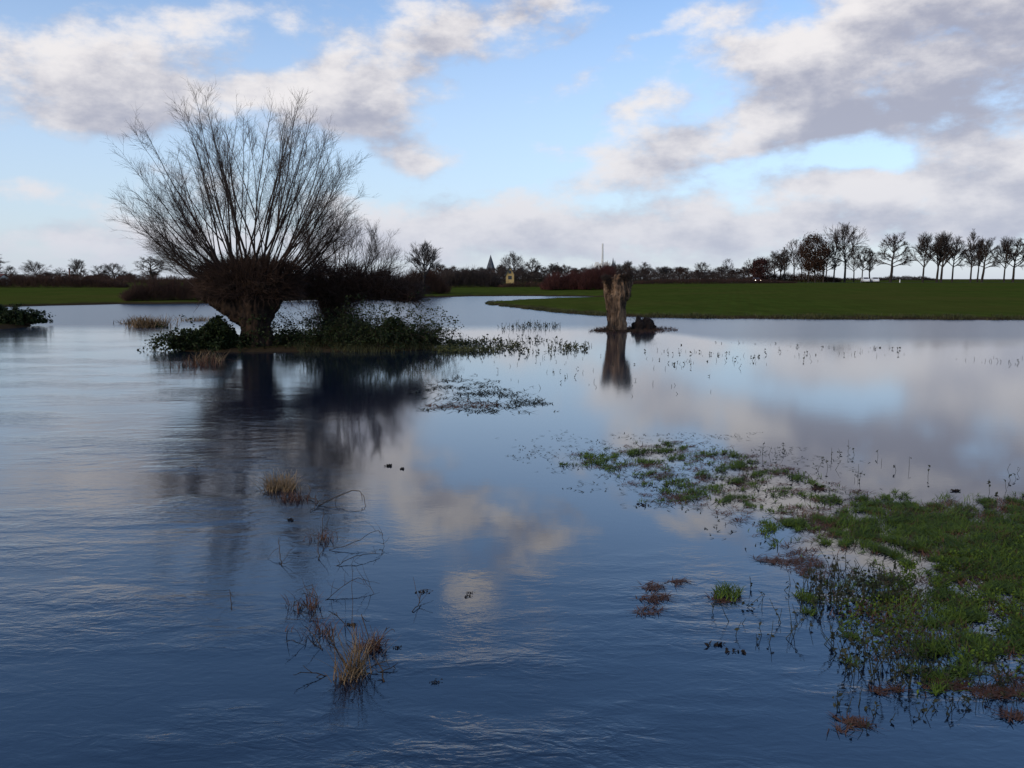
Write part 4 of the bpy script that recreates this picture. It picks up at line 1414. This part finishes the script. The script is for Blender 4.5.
# --- thin floating debris lines between the willow island and the mat
Q = cover([(395, 394), (420, 376), (470, 372), (540, 390), (585, 400), (550, 416), (460, 420), (408, 410)], 1500, 0.18, 4.0, 0.9, 3.5, 0.8, 0.8, 0.9, 2.4)
tag(link('floating_weed', blade_mesh('floating_weed', z0(Q[:, :2]), 0.17, 0.024, 1.3, 1.56, None, 2, jit=0.12), m_stem), 'dark weed strewn on the water between the willow island and the dead pollard', 'weeds', kind='stuff')
Q = cover([(405, 404), (470, 400), (530, 404), (480, 412), (420, 410)], 260, 0.0, 2.0, 1.2, 3.5, 0.3, 0.8, 0.9, 2.4)
mat_blades('plant_litter', Q, 0.20, 0.020, m_litter, 'rusty scraps among the dark weed right of the willow island', 1.35, 1.56, 'debris')
P = scatter([(480, 440), (560, 430), (760, 432), (900, 470), (900, 500), (800, 560), (700, 540), (540, 480)], 1300, 1.6, 0.04, 3, 9.0, 0.8)
tag(link('floating_scraps', blade_mesh('floating_scraps', z0(P), 0.08, 0.013, 1.40, 1.55, None, 2, jit=0.08), m_stem), 'dark scraps of weed floating around the green patches', 'weeds', kind='stuff')
# --- green strip running right from the willow island
P = scatter([(436, 349), (450, 341), (500, 343), (560, 345), (592, 348), (560, 353), (500, 353), (440, 353)], 700, 0.5, 0.0, 3, 6.0)
Pk = np.concatenate([P, scatter([(436, 350), (450, 342), (520, 345), (520, 351), (440, 353)], 1300, 0.5, -0.05, 3, 6.0)])
tag(link('marsh_plants', leaf_mesh('marsh_plants', np.column_stack([Pk, np.abs(rng.normal(size=len(Pk))) * 0.08 + 0.01]), np.full(len(Pk), 0.05), 0.3, 2.0),
         simple_mat('marsh_leaf', (0.020, 0.028, 0.008), (0.085, 0.085, 0.028), 1.0, 0.8, island=True)),
    'strip of green marsh plants running right from the willow island', 'weeds', kind='stuff')


def upright(poly_px, n, hmin, hmax, r, name, label, leaf=0.03, nleaf=3, seed=0.0, thr=-0.1, fs=0.6, mat=None):
    P = scatter(poly_px, n, fs, thr, 3, seed)
    S = Segs()
    lp = []
    for x, y in P:
        h = rng.uniform(hmin, hmax)
        p = np.array([x, y, -0.05])
        d = nrm(np.array([rng.normal() * 0.3, rng.normal() * 0.3, 1.0]))
        pts, dirs = shoot(S, p, d, h + 0.05, r, 4, 0.12, 0.0, 0.5)
        for _ in range(rng.integers(0, nleaf + 1)):
            q, _d = along(pts, dirs, rng.uniform(0.35, 1.0))
            if q[2] > 0.01:
                lp.append(q + rng.normal(size=3) * 0.012)
    o = tag(link(name, S.mesh(name, 3), mat or m_stem), label, 'weeds', kind='stuff')
    if lp:
        lp = np.array(lp)
        link('leaves', leaf_mesh('leaves', lp, np.full(len(lp), leaf), 0.3, 1.6), m_stem, o)
    return o


upright([(436, 350), (500, 336), (560, 338), (594, 344), (590, 352), (500, 356), (440, 356)], 230, 0.06, 0.26, 0.009, 'marsh_stems', 'dark stems sticking out of the marsh strip', 0.07, 3, 1.0)
upright([(492, 327), (520, 324), (566, 324), (560, 329), (500, 330)], 110, 0.10, 0.32, 0.012, 'reed_stems', 'row of thin stems in the water left of the dead pollard', 0.07, 2, 2.0)
upright([(640, 352), (700, 342), (900, 346), (1024, 352), (1024, 366), (800, 362), (660, 372)], 150, 0.03, 0.13, 0.007, 'meadow_stems', 'sparse dark stems poking out of the water right of the dead pollard', 0.05, 2, 3.0, 0.12, 0.35)
upright([(480, 360), (600, 355), (740, 365), (760, 390), (600, 400), (480, 380)], 60, 0.04, 0.12, 0.007, 'meadow_stems', 'few scattered stems in the calm water before the dead pollard', 0.04, 2, 4.0)
upright([(690, 470), (740, 448), (900, 452), (1060, 470), (1060, 500), (900, 500), (800, 500)], 60, 0.04, 0.18, 0.0036, 'weed_stems', 'thin leafy stems standing behind the green mat', 0.028, 4, 5.0)
upright([(800, 600), (830, 570), (900, 590), (980, 610), (1024, 640), (1024, 690), (900, 690), (850, 680), (812, 640)], 210, 0.08, 0.26, 0.0038, 'weed_stems', 'tangle of dark leafy stems at the near edge of the green mat', 0.026, 6, 6.0)
upright([(690, 620), (740, 590), (810, 570), (830, 640), (800, 650), (740, 640)], 34, 0.06, 0.22, 0.0035, 'weed_stems', 'sparse thin stems left of the green mat', 0.022, 4, 7.0)
upright([(835, 690), (1024, 695), (1024, 712), (860, 735), (830, 720)], 40, 0.04, 0.12, 0.0035, 'weed_stems', 'few short stems in front of the green mat', 0.020, 4, 8.0)

# grass skirts on the shores
P = scatter([(283, 346), (340, 343), (440, 343), (442, 351), (380, 352.5), (300, 352.5)], 5200, 0.8, -0.2, 3, 3.0)
z = land_height(P)
tag(link('bank_grass', blade_mesh('bank_grass', np.column_stack([P, np.maximum(z, 0)]), 0.24, 0.016, 0.4, 1.2), simple_mat('bank_grass', (0.026, 0.030, 0.010), (0.075, 0.070, 0.026), 1.0, 0.8, island=True)),
    'rough grass along the foot of the willow island', 'grass', kind='stuff')
P = scatter([(585, 332.5), (600, 327.5), (672, 328), (680, 331), (650, 333)], 1300, 0.8, -0.3, 3, 3.0)
z = land_height(P)
tag(link('islet_litter', blade_mesh('islet_litter', np.column_stack([P, np.maximum(z, 0)]), 0.2, 0.02, 0.9, 1.5), m_litter),
    'rusty litter on the islet under the dead pollard', 'debris', kind='stuff')


fr = far_shore[15:]
P = []
for k in range(len(fr) - 1):
    a_, b_ = fr[k], fr[k + 1]
    if max(a_[0], b_[0]) > 60:
        break
    L_ = np.linalg.norm(b_ - a_)
    t_ = rng.random((int(L_ * 260), 1))
    P.append(a_ + (b_ - a_) * t_ + rng.normal(size=(len(t_), 2)) * np.array([0.15, 0.45]) + np.array([0, 0.25]))
P = np.concatenate(P)
keep = np.array([mnoise.fractal(Vector((x * 0.5, y * 0.8, 3.0)), 1.0, 2.0, 4) > -0.12 for x, y in P])
P = P[keep]
z = land_height(P)
P, z = P[z > -0.12], z[z > -0.12]
tag(link('shore_grass', blade_mesh('shore_grass', np.column_stack([P, np.maximum(z, 0)]), 0.24, 0.022, 0.4, 1.2), simple_mat('shore_grass', (0.030, 0.036, 0.010), (0.095, 0.085, 0.030), 0.6, 0.8, island=True)),
    'ragged wet grass along the near shore of the right field', 'grass', kind='stuff')


# --- dry grass tufts, each a thing
def tuft(px, py, n, length, label, spread=0.12, lean=0.9, width=0.006, sticks=4, dark=0.0, group='dry grass tufts standing in the flood', head=None):
    c_ = G(px, py)
    root = thing('dry_grass_tuft', (c_.x, c_.y, 0), label, 'grass tuft', group)
    Pn = np.column_stack([rng.normal(size=n) * spread, rng.normal(size=n) * spread * 0.8, np.zeros(n)])
    hd = None if head is None else np.full(n, head)
    link('blades', blade_mesh('blades', Pn, length, width, 0.62, lean * 1.15, hd, 5, 1.5, 1.0), m_straw if not dark else m_litter, root)
    if sticks:
        S = Segs()
        for _ in range(sticks):
            p = np.array([rng.normal() * spread, rng.normal() * spread, -0.03])
            d = nrm(np.array([rng.normal() * 0.7, rng.normal() * 0.5, 0.6]))
            pts, dirs = shoot(S, p, d, length * rng.uniform(0.8, 1.6), 0.0045 * length / 0.3, 5, 0.15, -0.04, 0.5)
            for _k in range(3):
                q, qd = along(pts, dirs, rng.uniform(0.3, 1))
                shoot(S, q, nrm(qd + rand_perp(qd)), length * 0.25, 0.003, 3, 0.2, 0, 0.5)
        link('stems', S.mesh('stems', 4), m_deadstick, root)
    return root


tuft(281, 489, 330, 0.25, 'rounded golden tuft, the brightest in the line of tufts below the willow reflection', 0.11, 1.5, 0.007, 4, head=2.6)
tuft(292, 500, 90, 0.14, 'small dark brown tuft touching the golden one', 0.10, 1.5, 0.006, 3, 1)
tuft(357, 672, 95, 0.30, 'tallest straw tuft with crossing stalks, nearest of the line of tufts', 0.045, 0.9, 0.005, 6)
tuft(349, 680, 55, 0.13, 'low spiky straw tuft at the foot of the tallest one', 0.05, 1.3, 0.005, 2)
tuft(372, 648, 110, 0.16, 'drooping brown tuft on the right of the tallest straw tuft', 0.04, 1.7, 0.005, 2, 1)
tuft(322, 634, 60, 0.14, 'thin brown tuft midway down the line of tufts', 0.10, 1.4, 0.005, 3, 1)
tuft(308, 606, 60, 0.15, 'spiky dark tuft left of the line of tufts', 0.08, 1.3, 0.005, 4, 1)
tuft(324, 540, 60, 0.13, 'small dark tuft among the twigs below the golden one', 0.07, 1.4, 0.005, 3, 1)
tuft(150, 327, 520, 0.75, 'tan reed clump in the river left of the big pollard', 0.50, 1.1, 0.03, 3)
tuft(137, 324, 200, 0.6, 'straggly tan reed clump, left neighbour of the larger river clump', 0.45, 1.2, 0.03, 3)
tuft(199, 366, 110, 0.42, 'reddish dry tuft at the left front of the willow island', 0.28, 1.0, 0.018, 3, 1)
tuft(208, 361, 90, 0.42, 'pale dry tuft at the left front of the willow island', 0.25, 1.0, 0.018, 3)
tuft(196, 321, 160, 0.45, 'far small tan reed clump nearest behind the left bramble mound', 0.55, 1.1, 0.03, 2)


# --- dead twigs caught in the current, each a thing
def bent_twig(path_px, r, label, side=6, group='dead twigs caught along the line of tufts', lift=None):
    """path: (px, py, height) points on the water"""
    raw = [G(px, py) + Vector((0, 0, h)) for px, py, h in path_px]
    r *= 0.72
    o0 = raw[0].copy()
    o0.z = 0
    pts_ = []
    for k in range(len(raw) - 1):          # a smooth run through the points, with kinks of its own
        p0, p1, p2, p3 = raw[max(k - 1, 0)], raw[k], raw[k + 1], raw[min(k + 2, len(raw) - 1)]
        ln = (p2 - p1).length
        for q in range(5):
            t = q / 5
            v = 0.5 * ((2 * p1) + (p2 - p0) * t + (2 * p0 - 5 * p1 + 4 * p2 - p3) * t * t + (3 * p1 - p0 - 3 * p2 + p3) * t ** 3)
            pts_.append(v + Vector(rng.normal(size=3) * 0.022 * ln))
    pts_.append(raw[-1])
    S = Segs()
    n_ = len(pts_)
    for k in range(n_ - 1):
        S.add(np.array(pts_[k] - o0), np.array(pts_[k + 1] - o0), r * (1 - 0.5 * k / n_), r * (1 - 0.5 * (k + 1) / n_))
    for _ in range(side):
        k = rng.integers(0, len(pts_) - 1)
        t = rng.random()
        q = np.array(pts_[k].lerp(pts_[k + 1], t) - o0)
        d = nrm(rng.normal(size=3) + np.array([0, 0, 0.3]))
        pp, dd = shoot(S, q, d, rng.uniform(0.05, 0.22), r * 0.55, 3, 0.25, 0.0, 0.5)
    o = link('dead_twig', S.mesh('dead_twig', 4), m_deadstick, None, o0)
    return tag(o, label, 'twig', group)


bent_twig([(318, 506, 0), (335, 503, 0.06), (352, 501, 0.12), (362, 502, 0.10), (366, 506, 0.0)], 0.008, 'arched twig just right of the golden tuft', 5)
bent_twig([(306, 497, 0.02), (318, 504, 0.03), (310, 512, 0)], 0.008, 'short crooked twig at the foot of the golden tuft', 6)
bent_twig([(330, 550, 0), (355, 548, 0.06), (378, 540, 0.10), (384, 548, 0.04), (381, 556, 0)], 0.0045, 'long thin twig bending to the right above the middle tufts', 8)
bent_twig([(336, 566, 0), (360, 560, 0.05), (380, 556, 0.02)], 0.005, 'thin straight twig lying below the long bent one', 5)
bent_twig([(281, 566, 0), (280, 558, 0.06), (279, 550, 0.12)], 0.006, 'lone short twig standing left of the line of tufts', 4)
bent_twig([(318, 560, 0), (321, 545, 0.1), (326, 530, 0.16)], 0.006, 'upright twig inside the small dark tuft', 8)
bent_twig([(326, 600, 0), (345, 592, 0.06), (362, 588, 0.08), (374, 594, 0)], 0.0045, 'branched twig over the thin brown middle tuft', 10)
bent_twig([(310, 622, 0), (318, 610, 0.08), (312, 596, 0.10)], 0.006, 'twig leaning in the spiky dark tuft', 9)
bent_twig([(322, 650, 0), (314, 640, 0.03), (306, 632, 0.03)], 0.006, 'dark twig trailing left of the tallest straw tuft', 4)
bent_twig([(384, 682, 0), (372, 665, 0.10), (362, 645, 0.22)], 0.007, 'stiff pale stalk slanting against the tallest straw tuft', 4)
bent_twig([(355, 668, 0), (354, 640, 0.20), (355, 612, 0.42)], 0.0035, 'single tall thin stalk rising from the tallest straw tuft', 1)
bent_twig([(413, 612, 0), (420, 604, 0.03), (421, 597, 0.06)], 0.006, 'small forked twig right of the line of tufts', 4)
bent_twig([(232, 610, 0), (231, 603, 0.04), (230, 598, 0.07)], 0.005, 'lone twig tip in the open river left of the tufts', 2)
bent_twig([(380, 672, 0), (392, 670, 0.02), (398, 667, 0.03)], 0.005, 'little twig floating right of the tallest straw tuft', 3)
bent_twig([(198, 470, 0), (192, 468, 0.03), (180, 467, 0.0)], 0.006, 'thin twig in the dark willow reflection', 2)


# --- floating scraps, each a thing
def scrap(px, py, size, label, mat=None, n=26, group='dark scraps floating on the water'):
    c_ = G(px, py)
    n = 15
    Pn = rng.normal(size=(n, 3)) * np.array([size * rng.uniform(0.5, 1.2), size * rng.uniform(0.3, 0.7), size * 0.14])
    Pn[:, 0] += Pn[:, 1] * rng.uniform(-1.2, 1.2)
    Pn[:, 2] = np.abs(Pn[:, 2]) + 0.004
    o = link('floating_scrap', leaf_mesh('floating_scrap', Pn, np.full(n, size * 0.8), 0.75, rng.uniform(1.3, 2.6)), mat or m_litter, None, (c_.x, c_.y, 0))
    return tag(o, label, 'floating debris', group)


m_black = simple_mat('wet_leaf', (0.010, 0.008, 0.006), (0.030, 0.020, 0.014), 6.0, 0.6, island=True)
for px, py, s_, lab in [
    (423, 592, 0.020, 'dark leaf above the small forked twig right of the tufts'),
    (467, 597, 0.018, 'lower one of two dark leaves in the pink cloud reflection'), (470, 593, 0.014, 'upper one of two dark leaves in the pink cloud reflection'),
    (398, 648, 0.016, 'upright dark leaf right of the tallest straw tuft'), (716, 645, 0.028, 'left one of two dark clods in the blue water before the mat'),
    (735, 652, 0.028, 'right one of two dark clods in the blue water before the mat'), (435, 683, 0.018, 'dark leaf in the rippled foreground water'),
    (817, 488, 0.05, 'black clod among the grass patches behind the mat'), (957, 491, 0.035, 'black lump on the pale water behind the mat'),
    (642, 505, 0.03, 'small dark speck below the rusty litter patches'), (275, 483, 0.03, 'dark clod floating behind the golden tuft'),
    (390, 466, 0.035, 'longer dark weed raft in the willow reflection'), (402, 469, 0.03, 'shorter dark weed raft in the willow reflection'),
    (290, 520, 0.03, 'dark wet clump left below the golden tuft'), (352, 625, 0.02, 'dark leaf caught above the tallest straw tuft')]:
    scrap(px, py, s_, lab, m_black)

# ------------------------------------------------------------------ render settings
scene.view_settings.view_transform = 'Standard'
scene.view_settings.look = 'None'
scene.view_settings.exposure = 0.28
scene.view_settings.gamma = 1.0
scene.render.engine = 'CYCLES'
scene.cycles.max_bounces = 5
scene.cycles.diffuse_bounces = 2
scene.cycles.glossy_bounces = 3
scene.cycles.caustics_reflective = False
scene.cycles.caustics_refractive = False
scene.cycles.use_denoising = True
scene.cycles.denoiser = 'OPENIMAGEDENOISE'
scene.cycles.sample_clamp_indirect = 4.0
